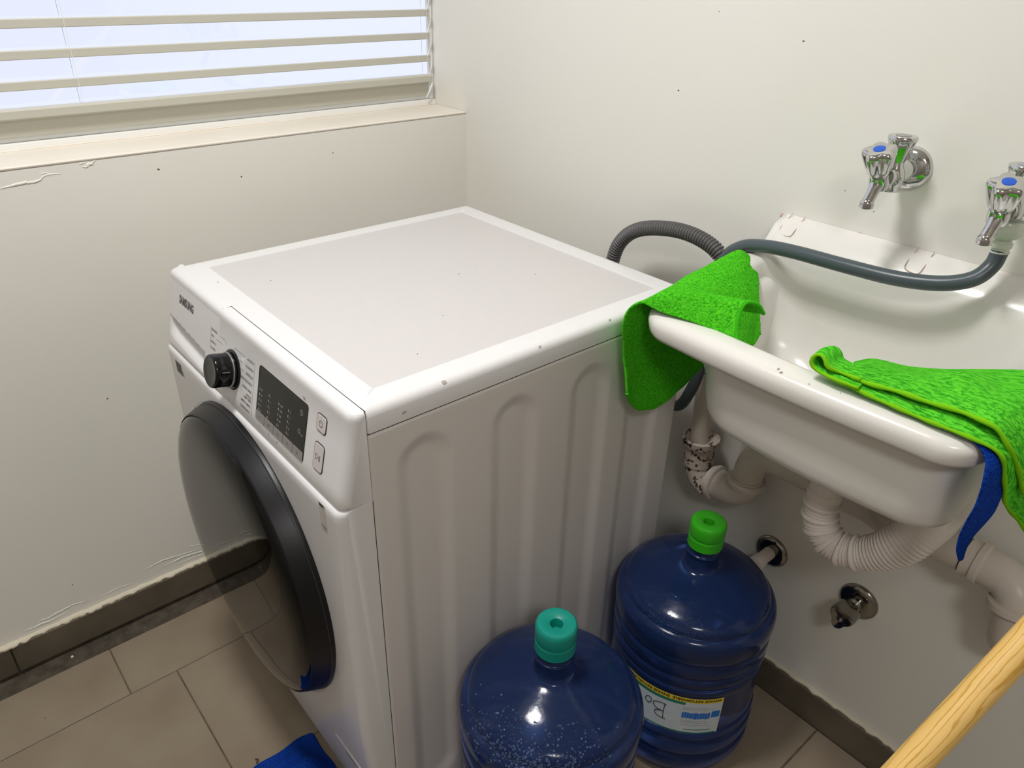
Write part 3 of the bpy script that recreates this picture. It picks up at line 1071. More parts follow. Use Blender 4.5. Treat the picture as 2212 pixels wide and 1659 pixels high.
OX0, OX1, OY0, OY1 = 0.838, 1.297, -0.348, -0.0005
L = [
    loop(0.975, 1.21, -0.24, -0.11, 0.06, 0.06, 0.746),
    loop(0.935, 1.240, -0.280, -0.090, 0.09, 0.07, 0.750, rr=0.055),
    loop(0.905, 1.255, -0.297, -0.072, 0.11, 0.070, lambda y: lp_(y, 0.92), rr=0.055),
    loop(0.892, 1.262, -0.302, -0.060, 0.11, 0.066, lambda y: lp_(y, 0.76), rr=0.055),
    loop(0.886, 1.264, -0.304, -0.055, 0.10, 0.060, lambda y: lp_(y, 0.56), rr=0.055),
    loop(0.882, 1.265, -0.305, -0.052, 0.08, 0.055, lambda y: lp_(y, 0.36)),
    loop(0.878, 1.266, -0.306, -0.049, 0.06, 0.050, lambda y: lp_(y, 0.17)),
    loop(0.876, 1.267, -0.307, -0.047, 0.052, 0.045, lambda y: zt(y) - 0.008),
    loop(0.871, 1.269, -0.310, -0.045, 0.052, 0.045, lambda y: zt(y) - 0.002),
    loop(0.864, 1.273, -0.315, -0.041, 0.050, 0.040, lambda y: zt(y)),
    loop(0.852, 1.283, -0.333, -0.020, 0.052, 0.012, lambda y: zt(y) + 0.0005),
    loop(OX0 + 0.005, OX1 - 0.005, OY0 + 0.006, OY1, 0.050, 0.004, lambda y: zt(y) - 0.001),
    loop(OX0 + 0.001, OX1 - 0.001, OY0 + 0.001, OY1, 0.050, 0.003, lambda y: zt(y) - 0.006),
    loop(OX0, OX1, OY0, OY1, 0.050, 0.002, lambda y: zt(y) - 0.013),
    loop(OX0 + 0.002, OX1 - 0.001, OY0 + 0.001, OY1, 0.050, 0.002, lambda y: zt(y) - 0.025),
    loop(OX0 + 0.005, OX1 - 0.004, OY0 + 0.004, OY1, 0.048, 0.002, lambda y: zt(y) - 0.031),
    loop(OX0 + 0.010, OX1 - 0.008, OY0 + 0.010, OY1, 0.046, 0.002, lambda y: zt(y) - 0.032),
    loop(OX0 + 0.010, OX1 - 0.009, OY0 + 0.011, OY1, 0.046, 0.002, lambda y: zt(y) - 0.026),
    loop(0.872, 1.278, -0.318, -0.030, 0.050, 0.02, lambda y: zt(y) - 0.024),
    loop(0.894, 1.278, -0.3165, -0.040, 0.080, 0.03, lambda y: 0.5 * zt(y) + 0.5 * 0.835 - 0.01, rr=0.05),
    loop(0.902, 1.277, -0.3155, -0.045, 0.098, 0.04, 0.805, rr=0.055),
    loop(0.906, 1.276, -0.3135, -0.050, 0.098, 0.05, 0.770, rr=0.055),
    loop(0.909, 1.275, -0.3110, -0.052, 0.097, 0.05, 0.752, rr=0.055),
    loop(0.914, 1.272, -0.3065, -0.057, 0.094, 0.05, 0.741, rr=0.054),
    loop(0.924, 1.264, -0.297, -0.066, 0.088, 0.05, 0.7345, rr=0.050),
    loop(0.950, 1.240, -0.270, -0.095, 0.070, 0.05, 0.732, rr=0.045),
]
n = len(L[0])
vs = [p for l in L for p in l]
fs = []
for k in range(len(L) - 1):
    for i in range(n):
        j = (i + 1) % n
        fs.append((k * n + i, k * n + j, (k + 1) * n + j, (k + 1) * n + i))
fs.append(tuple(range(n - 1, -1, -1)))
fs.append(tuple((len(L) - 1) * n + i for i in range(n)))
basin = obj('basin', (vs, fs), 'sink', sk_, smooth=True, angle=70)
ragged_line('caulk', (0.836, -0.0005, 0.9575), (1.300, -0.0005, 0.9575), (0, 0, 1), (0, -1, 0), 160, 0.0055, sk_, 'caulk', 0.004, 0.5)
# bracket covers moulded into the back ledge
for cx in (0.868, 1.068):
    pts = []
    for dx, y in ((-0.011, -0.004), (-0.012, -0.030), (-0.008, -0.036), (0.008, -0.037), (0.012, -0.031), (0.011, -0.004)):
        pts.append(V((cx + dx, y, zt(y) + (0.0028 if y > -0.010 else 0.0016))))
    obj('bracket_outline', tube(catmull(pts, 5), 0.0006, 6), 'caulk', sk_, smooth=True)
for i, (x, s) in enumerate(((1.034, 0.004), (1.062, 0.005), (1.075, 0.004), (0.96, 0.002))):
    flake(x, -0.0052, 0.9588, (0, -0.7, 0.7), s, 'mould', sk_, 'mould_mark', 100 + i)
for i, (x, y) in enumerate(((1.062, -0.341), (1.068, -0.345), (1.14, -0.338), (0.905, -0.010), (1.105, -0.345))):
    flake(x, y, zt(y) + 0.0004, (0, 0, 1), 0.003 if i < 2 else 0.0012, 'chip', sk_, 'rim_chip', 110 + i)

# ---------------------------------------------------- drain pipework
dp = thing('drain_pipe', 'white plastic waste pipework with curved trap on the wall below the sink', 'pipe', (1.05, -0.035, 0.56))
# open standpipe, mouldy socket, bends, horizontal run
obj('standpipe', lathe([(0.0170, 0), (0.0170, 0.165), (0.0150, 0.165), (0.0150, 0.02)], (0.7935, -0.058, 0.505), (-0.04, 0, 1), n=32, capb=True), 'pvc', dp, smooth=True, angle=40)
obj('mouldy_socket', lathe([(0.0290, 0.0), (0.0285, 0.020), (0.0280, 0.040), (0.0335, 0.043), (0.0350, 0.052), (0.0350, 0.056), (0.0315, 0.058), (0.0290, 0.052), (0.0175, 0.046)], (0.800, -0.058, 0.478), (-0.05, 0, 1), n=36), 'dirtypvc', dp, smooth=True, angle=40, label='socket of the standpipe spotted with brown mould')
P1 = catmull([V((0.800, -0.058, 0.490)), V((0.803, -0.058, 0.468)), V((0.815, -0.058, 0.450)), V((0.835, -0.058, 0.440))], 8)
obj('elbow', tube(P1, 0.0265, 28), 'dirtypvc', dp, smooth=True)
P2 = catmull([V((0.832, -0.058, 0.456)), V((0.850, -0.058, 0.456)), V((0.868, -0.058, 0.456)), V((0.892, -0.058, 0.466)), V((0.905, -0.058, 0.490)), V((0.906, -0.058, 0.505))], 8)
obj('trap_bend', tube(P2, 0.0285, 32), 'pvc', dp, smooth=True)
obj('trap_ring', lathe([(0.0280, 0), (0.0335, 0.002), (0.0340, 0.009), (0.0300, 0.012)], (0.838, -0.058, 0.455), (1, 0, 0.05), n=36), 'pvc', dp, smooth=True, angle=40)
obj('trap_ring', lathe([(0.0290, 0), (0.0345, 0.002), (0.0350, 0.009), (0.0320, 0.0125), (0.027, 0.0125)], (0.905, -0.058, 0.488), (0.02, 0, 1), n=36), 'pvc', dp, smooth=True, angle=40)
P3 = catmull([V((0.906, -0.058, 0.492)), V((0.906, -0.057, 0.520)), V((0.912, -0.054, 0.542)), V((0.930, -0.050, 0.556)), V((0.960, -0.048, 0.560)), V((1.10, -0.046, 0.560)), V((1.26, -0.046, 0.562))], 10)
obj('main_run', tube(P3, 0.0270, 32), 'pvc', dp, smooth=True)
obj('coupling', lathe([(0.0275, 0), (0.0315, 0.001), (0.0315, 0.007), (0.0290, 0.008), (0.0290, 0.014), (0.0330, 0.016), (0.0330, 0.024), (0.0300, 0.027)], (1.262, -0.047, 0.562), (1, 0, 0), n=36), 'pvc', dp, smooth=True, angle=40)
obj('end_bend', tube(catmull([V((1.262, -0.047, 0.562)), V((1.300, -0.047, 0.562)), V((1.322, -0.050, 0.558)), V((1.340, -0.058, 0.545)), V((1.348, -0.062, 0.515)), V((1.352, -0.050, 0.468)), V((1.352, -0.020, 0.450)), V((1.352, 0.0, 0.448))], 8), 0.0285, 30), 'pvc', dp, smooth=True)
obj('bend_ring', lathe([(0.028, 0), (0.0370, 0.002), (0.0380, 0.010), (0.0330, 0.015), (0.028, 0.016)], (1.3440, -0.060, 0.540), (0.16, -0.10, -1), n=36), 'pvc', dp, smooth=True, angle=40)
obj('side_branch', tube(catmull([V((1.120, -0.046, 0.560)), V((1.142, -0.062, 0.566)), V((1.156, -0.084, 0.584)), V((1.165, -0.099, 0.612)), V((1.170, -0.105, 0.652))], 8), lambda s, t: 0.0255 + 0.004 * smooth(0.35, 0.9, t), 28), 'pvc', dp, smooth=True)
obj('branch_ring', lathe([(0.0300, 0), (0.0330, 0.002), (0.0330, 0.008), (0.0300, 0.011), (0.0300, 0.014), (0.0335, 0.016), (0.0335, 0.024), (0.028, 0.028)], (1.1625, -0.095, 0.598), (0.20, -0.25, 1), n=36), 'pvc', dp, smooth=True, angle=40)

# flexible trap
ft = thing('flexible_trap', 'white corrugated U-shaped drain hose hanging under the sink', 'drain hose', (1.12, -0.2, 0.74))
obj('tailpiece', lathe([(0.0310, 0), (0.0310, -0.012), (0.0245, -0.022), (0.0240, -0.085)], (1.103, -0.200, 0.7395), (0.02, 0, 1), n=32), 'flexpvc', ft, smooth=True, angle=40)
FP = [(1.1010, -0.200, 0.662), (1.1010, -0.200, 0.635), (1.1040, -0.200, 0.608), (1.1160, -0.199, 0.587), (1.1380, -0.197, 0.577), (1.1640, -0.194, 0.582), (1.1880, -0.190, 0.598), (1.2080, -0.185, 0.622), (1.2250, -0.175, 0.652), (1.2350, -0.160, 0.682), (1.2340, -0.135, 0.702), (1.2180, -0.118, 0.704), (1.1930, -0.110, 0.690), (1.1740, -0.106, 0.662)]
fpath = resample(catmull(FP, 24), 0.0007)


def flexr(s, t):
    if s < 0.012:
        return 0.0250
    u = (s % 0.0210) / 0.0210
    fade = 1 - smooth(0.50, 0.62, t)
    if u < 0.36:
        a = 0.0012 + 0.0020 * math.sin(PI * u / 0.36)
    else:
        a = -0.0006 + 0.0011 * math.sin(2 * PI * (u - 0.36) / 0.64 * 3 - PI / 2)
    if t > 0.38:
        a = 0.0020 * math.sin(2 * PI * s / 0.0058)
    return 0.0238 + a * fade + 0.0062 * smooth(0.36, 0.56, t) * (1 - smooth(0.80, 0.95, t))


obj('corrugated_tube', tube(fpath, flexr, 28), 'flexpvc', ft, smooth=True, angle=180)

# ================================================================== HOSES
dh = thing('drain_hose', 'dark grey corrugated drain hose arching behind the washing machine', 'hose', (0.55, -0.09, 0.5))
CP = [(0.545, -0.100, 0.560), (0.543, -0.085, 0.70), (0.549, -0.072, 0.810), (0.566, -0.070, 0.858), (0.607, -0.070, 0.890), (0.674, -0.070, 0.9075), (0.732, -0.070, 0.9080), (0.778, -0.070, 0.892), (0.800, -0.068, 0.855), (0.803, -0.062, 0.78), (0.795, -0.058, 0.70), (0.7935, -0.058, 0.640)]
cpath = resample(catmull(CP, 20), 0.0007)
obj('corrugated_tube', tube(cpath, lambda s, t: 0.0120 + 0.0017 * math.tanh(1.8 * math.sin(2 * PI * s / 0.0056)), 22), 'corr', dh, smooth=True, angle=180)

ih = thing('inlet_hose', 'smooth dark grey water hose running from the right tap across the sink', 'hose', (1.17, -0.05, 1.03))
HP = [(1.1690, -0.0505, 1.004), (1.1670, -0.056, 0.985), (1.1555, -0.071, 0.9670), (1.1240, -0.085, 0.9545), (1.0711, -0.095, 0.9475), (0.9990, -0.098, 0.9448), (0.9268, -0.097, 0.9425), (0.8731, -0.095, 0.9368), (0.8290, -0.092, 0.9225), (0.8040, -0.094, 0.890), (0.8000, -0.100, 0.80), (0.8000, -0.105, 0.70), (0.786, -0.105, 0.640), (0.765, -0.103, 0.605), (0.720, -0.095, 0.60), (0.66, -0.095, 0.66)]
obj('rubber_tube', tube(resample(catmull(HP, 14), 0.004), 0.0103, 24), 'hose', ih, smooth=True, angle=180)
obj('hose_nut', lathe([(0.0100, 0), (0.0115, 0.001), (0.0100, 0.0035), (0.0100, 0.006), (0.0120, 0.008), (0.0120, 0.013), (0.0100, 0.015), (0.0100, 0.018), (0.0145, 0.020), (0.0185, 0.023), (0.0190, 0.038), (0.0175, 0.041)], (1.1690, -0.0505, 1.0015), (-0.06, 0.0, 1), n=32), 'nut', ih, smooth=True, angle=35, label='translucent white plastic hose nut')

# ================================================================== TAPS


def star_knob(c, axis, r, h, lobes=5, n=60, twist=0.0):
    x, y, d = basis(axis)
    vs, fs = [], []
    lv = [(0.46, 0.0), (0.66, 0.08), (0.80, 0.30), (0.93, 0.60), (1.0, 0.80), (1.0, 0.88), (0.94, 0.96), (0.80, 1.0), (0.30, 1.0)]
    for rr, hh in lv:
        for i in range(n):
            a = 2 * PI * i / n
            lobe = 0.5 + 0.5 * math.cos(lobes * a + twist)
            k = r * rr * (0.74 + 0.26 * lobe ** 0.8 if rr > 0.45 else 1)
            vs.append(V(c) + d * (h * hh) + (x * math.cos(a) + y * math.sin(a)) * k)
    m_ = len(lv)
    for k in range(m_ - 1):
        for i in range(n):
            j = (i + 1) % n
            fs.append((k * n + i, k * n + j, (k + 1) * n + j, (k + 1) * n + i))
    fs.append(tuple(range(n - 1, -1, -1)))
    fs.append(tuple((m_ - 1) * n + i for i in range(n)))
    return vs, fs


def make_tap(base, label, spin, hose_end):
    bx, by, bz = base
    t = thing('wall_tap', label, 'tap', base, 'chrome taps above the sink')
    obj('wall_flange', lathe([(0.0300, 0), (0.0300, 0.002), (0.0285, 0.006), (0.0240, 0.010), (0.0170, 0.013), (0.0120, 0.014)], base, (0, -1, 0), n=48), 'chrome', t, smooth=True, angle=50)
    obj('inlet_stub', lathe([(0.0120, 0.010), (0.0120, 0.022), (0.0150, 0.024), (0.0150, 0.034), (0.0120, 0.038), (0.0110, 0.052)], base, (0, -1, 0), n=32), 'chrome', t, smooth=True, angle=40)
    c = V((bx, by - 0.050, bz))
    # upright body: hex outlet end, waist, conical rear handle on top
    obj('body', join(lathe([(0.0110, -0.024), (0.0125, -0.022), (0.0125, -0.016), (0.0145, -0.014), (0.0150, -0.006), (0.0140, 0.002), (0.0100, 0.010), (0.0085, 0.018)], c, (0, 0, 1), n=32),
                     lathe([(0.0110, 0.0), (0.0115, 0.018), (0.0130, 0.026), (0.0120, 0.034)], c + V((0, 0.004, -0.004)), (0.05, -1, 0.10), n=28)), 'chrome', t, smooth=True, angle=45)
    fl_ = []
    n = 40
    lv = [(0.0090, 0.014), (0.0100, 0.016), (0.0120, 0.024), (0.0150, 0.034), (0.0178, 0.042), (0.0186, 0.044), (0.0186, 0.0475), (0.0176, 0.0490), (0.0120, 0.0492)]
    vs, fs = [], []
    for r, h in lv:
        for i in range(n):
            a = 2 * PI * i / n
            k = r * (1 - (0.10 * (0.5 + 0.5 * math.cos(6 * a)) if 0.015 < h < 0.043 else 0))
            vs.append(c + V((math.cos(a) * k, math.sin(a) * k, h)))
    for k in range(len(lv) - 1):
        for i in range(n):
            j = (i + 1) % n
            fs.append((k * n + i, k * n + j, (k + 1) * n + j, (k + 1) * n + i))
    fs.append(tuple(range(n - 1, -1, -1))); fs.append(tuple((len(lv) - 1) * n + i for i in range(n)))
    rk = obj('rear_handle', (vs, fs), 'chrome', t, smooth=True, angle=45)
    obj('cap_disc', lathe([(0.0100, 0), (0.0100, 0.0006)], c + V((0, 0, 0.0491)), (0, 0, 1), n=28), 'grey_dot' if hose_end else 'silver', rk)
    # front valve with star handle tilted outwards
    d = V((math.sin(spin) * 0.4 - 0.05, -0.42, 1)).normalized()
    k0 = c + V((-0.002 + 0.004 * spin, -0.038, 0.002))
    obj('valve_neck', lathe([(0.0120, -0.018), (0.0130, -0.010), (0.0120, 0.0), (0.0085, 0.002), (0.0080, 0.006)], k0, d, n=28), 'chrome', t, smooth=True, angle=45)
    kb_ = k0 - d * 0.001
    h = obj('star_handle', star_knob(kb_, d, 0.0222, 0.040, 5, 70, 0.6), 'chrome', t, smooth=True, angle=40)
    obj('blue_disc', lathe([(0.0076, 0.0), (0.0076, 0.0006), (0.006, 0.0010)], kb_ + d * 0.0399, d, n=28), 'blue_dot', h, smooth=True, angle=40, label='blue disc on the star handle')
    # spout
    s0 = k0 - d * 0.006
    sd = V((-0.10, -0.55, -1)).normalized()
    sp = catmull([s0, s0 + V((0, -0.006, -0.010)), s0 + V((-0.001, -0.010, -0.020)), s0 + V((-0.002, -0.013, -0.029)), s0 + V((-0.002, -0.0135, -0.036))], 8)
    obj('spout', tube(sp, lambda s, q: 0.0098 - 0.0022 * smooth(0, 0.55, q) + 0.0016 * smooth(0.75, 0.85, q), 28), 'chrome', t, smooth=True, angle=50)
    obj('spout_mouth', lathe([(0.0062, 0), (0.0062, 0.001)], sp[-1], (0, 0, -1), n=20), 'seam', t)
    return t


make_tap((1.014, 0, 1.070), 'chrome wall tap left of the hose tap, with bare outlet and blue disc', 0.0, False)
make_tap((1.165, 0, 1.061), 'chrome wall tap at right edge of photo, feeding the grey hose', 0.35, True)

# ================================================================== WALL VALVES under the sink
vg = 'capped wall valves near the floor'
v1 = thing('wall_valve', 'chrome wall outlet with plain stub pipe, half behind the green-capped jug', 'valve', (0.957, 0, 0.331), vg)
obj('wall_flange', lathe([(0.0330, 0), (0.0330, 0.002), (0.0310, 0.006), (0.0240, 0.009), (0.0130, 0.010)], (0.957, 0, 0.331), (0, -1, 0), n=48), 'oldchrome', v1, smooth=True, angle=50)
obj('stub', lathe([(0.0125, 0.008), (0.0125, 0.040), (0.0150, 0.042), (0.0150, 0.058), (0.012, 0.060)], (0.957, 0, 0.331), (0, -1, 0), n=32), 'pvc', v1, smooth=True, angle=40)
v2 = thing('wall_valve', 'chrome shut-off valve with rounded triangular handle on the bare wall', 'valve', (1.131, 0, 0.336), vg)
obj('wall_flange', lathe([(0.0345, 0), (0.0345, 0.002), (0.0325, 0.006), (0.0250, 0.009), (0.0120, 0.010)], (1.131, 0, 0.336), (0, -1, 0), n=48), 'oldchrome', v2, smooth=True, angle=50)
obj('spindle', lathe([(0.0135, 0.006), (0.0135, 0.018), (0.0095, 0.022), (0.0095, 0.036)], (1.131, 0, 0.336), (0, -1, 0), n=32), 'oldchrome', v2, smooth=True, angle=40)
n = 60
vs, fs = [], []
cc = V((1.131, 0, 0.336)); hx, hy, hd = basis((0.0, -1, 0.0))
for rr, hh in ((0.50, 0.030), (0.85, 0.032), (0.95, 0.036), (1.0, 0.060), (0.97, 0.066), (0.88, 0.069), (0.35, 0.0675), (0.30, 0.0665)):
    for i in range(n):
        a = 2 * PI * i / n
        k = 0.0225 * rr * (0.86 + 0.20 * math.cos(3 * (a - 0.35)))
        vs.append(cc + hd * hh + (hx * math.cos(a) + hy * math.sin(a)) * k)
for k in range(7):
    for i in range(n):
        j = (i + 1) % n
        fs.append((k * n + i, k * n + j, (k + 1) * n + j, (k + 1) * n + i))
fs.append(tuple(range(n - 1, -1, -1))); fs.append(tuple(7 * n + i for i in range(n)))
vh = obj('handle', (vs, fs), 'oldchrome', v2, smooth=True, angle=40)
obj('handle_screw', lathe([(0.0040, 0), (0.0038, 0.0014), (0.001, 0.002)], cc + hd * 0.0664, hd, n=20), 'chrome', vh, smooth=True, angle=40)

# ================================================================== WATER JUGS
JP = [(r_ * (1.03 if z_ < 0.372 and z_ > 0.02 else 1), z_) for r_, z_ in [(0.100, 0.004), (0.118, 0.0), (0.128, 0.005), (0.1325, 0.016), (0.1345, 0.035), (0.1350, 0.052), (0.1325, 0.058), (0.1290, 0.063), (0.1325, 0.068), (0.1350, 0.074), (0.1350, 0.092), (0.1325, 0.098), (0.1290, 0.103), (0.1325, 0.108), (0.1340, 0.113),
      (0.1335, 0.120), (0.1320, 0.126), (0.1310, 0.132), (0.1310, 0.212), (0.1318, 0.222), (0.1320, 0.230), (0.1285, 0.2345), (0.1310, 0.239), (0.1335, 0.245), (0.1335, 0.254), (0.1298, 0.2595), (0.1298, 0.2625), (0.1335, 0.268), (0.1345, 0.276), (0.1340, 0.286), (0.1312, 0.2915), (0.1318, 0.296), (0.1345, 0.303), (0.1360, 0.314), (0.1365, 0.324), (0.1355, 0.334), (0.1322, 0.3425), (0.1268, 0.3475), (0.1240, 0.3490), (0.1232, 0.3530), (0.1205, 0.3600), (0.1130, 0.368), (0.1000, 0.3765), (0.0850, 0.3835), (0.0680, 0.3895), (0.0520, 0.3945), (0.0400, 0.3985), (0.0325, 0.4025), (0.0295, 0.4080), (0.0285, 0.4150), (0.0285, 0.4300), (0.0300, 0.4310), (0.0300, 0.4350), (0.0272, 0.4370), (0.0268, 0.470)]]


def jug_cap(cx, cy, m, j):
    prof = [(0.0288, 0.4460), (0.0300, 0.4470), (0.0298, 0.4620), (0.0300, 0.4640), (0.0288, 0.4665), (0.0297, 0.4690), (0.0304, 0.4720), (0.0304, 0.4880), (0.0296, 0.4930), (0.0275, 0.4955), (0.0240, 0.4960), (0.0120, 0.4945), (0.0095, 0.4930), (0.0085, 0.4890), (0.0080, 0.4780), (0.001, 0.4778)]
    return obj('cap', lathe(prof, (cx, cy, 0), n=56), m, j, smooth=True, angle=40)


def make_jug(cx, cy, label, capm, drops, seed):
    j = thing('water_jug', label, 'water jug', (cx, cy, 0), 'blue refillable water jugs beside the machine')
    fine = catmull([V((r, 0, z)) for r, z in JP], 3)
    b = obj('bottle', lathe([(max(p.x, 0.001), p.z) for p in fine], (cx, cy, 0), n=96), 'jug', j, smooth=True, angle=180)
    cp_ = jug_cap(cx, cy, capm, j)
    rnd = random.Random(seed)
    gs = []
    # condensation beads on the shoulder, too many to count
    for k in range(drops):
        a = math.radians(rnd.gauss(-58, 26) if seed == 3 else rnd.gauss(-74, 16))
        z = min(0.384, max(0.312, rnd.gauss(0.356, 0.014) if seed == 3 else rnd.gauss(0.362, 0.010)))
        r = None
        for (r0, z0), (r1, z1) in zip(JP, JP[1:]):
            if z0 <= z <= z1:
                r = r0 + (r1 - r0) * (z - z0) / (z1 - z0); nr, nz = (z1 - z0), (r0 - r1); break
        if r is None:
            continue
        nn = math.hypot(nr, nz)
        nv = V((math.cos(a) * nr / nn, math.sin(a) * nr / nn, nz / nn))
        s = rnd.choice((0.0007, 0.0009, 0.0011, 0.0018)) if seed == 3 else rnd.uniform(0.0005, 0.0009)
        gs.append(lathe([(s, 0), (s * 0.75, s * 0.35), (s * 0.3, s * 0.5)], (cx + math.cos(a) * r, cy + math.sin(a) * r, z), nv, n=7, capa=False))
    obj('condensation_beads', join(*gs), 'bead', b, smooth=True, kind='stuff')
    return j


j1 = make_jug(0.930, -0.557, 'blue translucent water jug with teal cap, the nearer of two', 'jugcap_t', 800, 3)
j2 = make_jug(0.931, -0.204, 'blue translucent water jug with bright green cap and paper label', 'jugcap_g', 500, 5)

# label of the second jug (stuck upside down), wrapped on the body
JC = V((0.931, -0.204, 0)); LR = 0.1352


def cylp(a_deg, z, h=0.0):
    a = math.radians(a_deg)
    return JC + V((math.cos(a) * (LR + h), math.sin(a) * (LR + h), z))


def cylpatch(a0, a1, z0, z1, h, n=None, rc=0):
    n = n or max(2, int(abs(a1 - a0) / 2))
    vs, fs = [], []
    for i in range(n + 1):
        a = a0 + (a1 - a0) * i / n
        vs += [cylp(a, z0, h), cylp(a, z1, h)]
    for i in range(n):
        fs.append((2 * i, 2 * i + 1, 2 * i + 3, 2 * i + 2))
    return vs, fs


A1 = -24.0; A0 = -104.0
lb = obj('paper_label', cylpatch(A0, A1, 0.124, 0.2165, 0.0004), 'lblwhite', j2, smooth=True, angle=180)
obj('label_band', cylpatch(A0, A1, 0.2055, 0.2165, 0.0006), 'lblyellow', lb, smooth=True, angle=180)
obj('label_band', cylpatch(A0, -52.0, 0.1985, 0.2050, 0.0006), 'lblgreen', lb, smooth=True, angle=180)
obj('label_band', cylpatch(A0, A1 - 2, 0.1250, 0.1290, 0.0006), 'lblgreen', lb, smooth=True, angle=180)
obj('label_band', cylpatch(-50, A1 - 6, 0.1350, 0.1370, 0.0006), 'lblgreen', lb, smooth=True, angle=180)


def wrap_text(s, size, a_start, z, sx=1.0, h=0.0008, bold=0.01, flip=True):
    """text printed upside down on the jug: runs from a_start towards smaller angles"""
    g = text_geo(s, size, (0, 0, 0), (1, 0, 0), (0, 1, 0), 'LEFT', bold, sx)
    return [cylp(a_start - math.degrees(v[0] / LR), z - v[1], h) for v in g[0]], g[1]


obj('label_lettering', wrap_text('ENVASE RETORNABLE  ENVASE RETORNABLE', 0.0085, -26.0, 0.2140, 1.0, bold=0.03), 'lblink', lb)
# print too blurred to read in the photograph: ragged bars of the same size and colour
rnd = random.Random(12)
bars = []
a = -32.5
while a > -53.0:
    w = rnd.uniform(1.5, 2.1)
    bars.append(cylpatch(a - w, a, 0.1655 + rnd.uniform(-0.001, 0.001), 0.1805 + rnd.uniform(-0.0012, 0.0012), 0.0008, 2))
    a -= w + 0.22
obj('label_print', join(*bars), 'lblblue', lb, kind='stuff')
obj('label_print', cylpatch(-31.5, A1 - 1, 0.168, 0.184, 0.0007), 'lblblue', lb, smooth=True, angle=180)
bars = []
for z in (0.1925, 0.188, 0.1585, 0.1545, 0.1480):
    a = -34.0
    while a > -52.0:
        w = rnd.uniform(0.8, 2.6)
        bars.append(cylpatch(a - w, a, z - 0.0006, z + 0.0006, 0.0008, 2))
        a -= w + 0.6
obj('label_print', join(*bars), 'inklight', lb, kind='stuff')


def pen(pts, w=0.0012):
    p = catmull([cylp(a, z, 0.0009) for a, z in pts], 6)
    return tube(p, w * 0.5, 6)


pen_g = join(pen([(-66.0, 0.187), (-66.5, 0.170), (-66.0, 0.150)]),
             pen([(-64.0, 0.150), (-70.0, 0.152), (-73.0, 0.160), (-70.0, 0.167), (-66.5, 0.168), (-72.0, 0.170), (-75.0, 0.180), (-71.0, 0.187), (-65.0, 0.187)]),
             pen([(-78.0, 0.172), (-81.0, 0.176), (-80.5, 0.186), (-77.5, 0.187), (-76.5, 0.179), (-78.5, 0.172)]))
obj('pen_writing', pen_g, 'lblink', lb, label='handwritten letters in dark pen')

# ================================================================== TOWELS
ga = thing('green_towel', 'bright green microfibre cloth over the left corner of the sink rim', 'cloth', (0.84, -0.25, 0.90))
# columns: across the rim; rows: along the rim from the front corner to the back
rowsA = [
    [(0.826, -0.329, 0.741), (0.818, -0.333, 0.790), (0.822, -0.349, 0.850), (0.827, -0.352, 0.880), (0.842, -0.346, 0.898), (0.862, -0.330, 0.900), (0.885, -0.318, 0.899), (0.900, -0.305, 0.893)],
    [(0.820, -0.296, 0.700), (0.816, -0.298, 0.770), (0.822, -0.302, 0.845), (0.829, -0.302, 0.888), (0.845, -0.300, 0.902), (0.868, -0.298, 0.905), (0.894, -0.290, 0.905), (0.924, -0.290, 0.874)],
    [(0.822, -0.250, 0.684), (0.817, -0.248, 0.760), (0.823, -0.244, 0.850), (0.829, -0.242, 0.895), (0.845, -0.240, 0.910), (0.874, -0.244, 0.910), (0.907, -0.239, 0.889), (0.934, -0.258, 0.850)],
    [(0.823, -0.205, 0.694), (0.820, -0.196, 0.770), (0.824, -0.186, 0.858), (0.829, -0.182, 0.902), (0.845, -0.180, 0.917), (0.877, -0.185, 0.909), (0.916, -0.191, 0.872), (0.940, -0.215, 0.828)],
    [(0.826, -0.160, 0.716), (0.823, -0.150, 0.790), (0.825, -0.136, 0.868), (0.830, -0.130, 0.908), (0.845, -0.124, 0.926), (0.870, -0.130, 0.914), (0.906, -0.152, 0.874), (0.937, -0.187, 0.822)],
    [(0.829, -0.140, 0.735), (0.826, -0.130, 0.800), (0.827, -0.122, 0.872), (0.832, -0.116, 0.908), (0.846, -0.111, 0.923), (0.864, -0.096, 0.903), (0.904, -0.142, 0.875), (0.930, -0.162, 0.828)],
]
gA = sheet(rowsA, 9, 9, 0.0022, 26, 3)
# front flap folded back along the front rim
rowsF = [
    [(0.846, -0.341, 0.898), (0.853, -0.330, 0.909), (0.862, -0.316, 0.915), (0.872, -0.300, 0.912), (0.878, -0.288, 0.902)],
    [(0.872, -0.337, 0.894), (0.878, -0.326, 0.912), (0.888, -0.310, 0.921), (0.900, -0.293, 0.918), (0.905, -0.280, 0.904)],
    [(0.906, -0.326, 0.891), (0.910, -0.315, 0.911), (0.920, -0.300, 0.924), (0.931, -0.284, 0.920), (0.936, -0.272, 0.905)],
    [(0.946, -0.316, 0.887), (0.946, -0.308, 0.908), (0.952, -0.294, 0.926), (0.962, -0.278, 0.923), (0.968, -0.266, 0.908)],
    [(0.982, -0.313, 0.884), (0.974, -0.304, 0.908), (0.974, -0.291, 0.929), (0.982, -0.276, 0.926), (0.986, -0.266, 0.912)],
]
gF = sheet(rowsF, 8, 9, 0.0018, 30, 9)
gcl = cloth_obj('towel_sheet', [gA, gF], 'green_a', ga, 0.0042)


def hem(g_edge, r, parent, m='green_hem', name='hem', label=None):
    return obj(name, tube(resample(g_edge, 0.004), lambda s, t: r * (1 + 0.18 * math.sin(s * 1400)), 8), m, parent, smooth=True, angle=180, label=label)


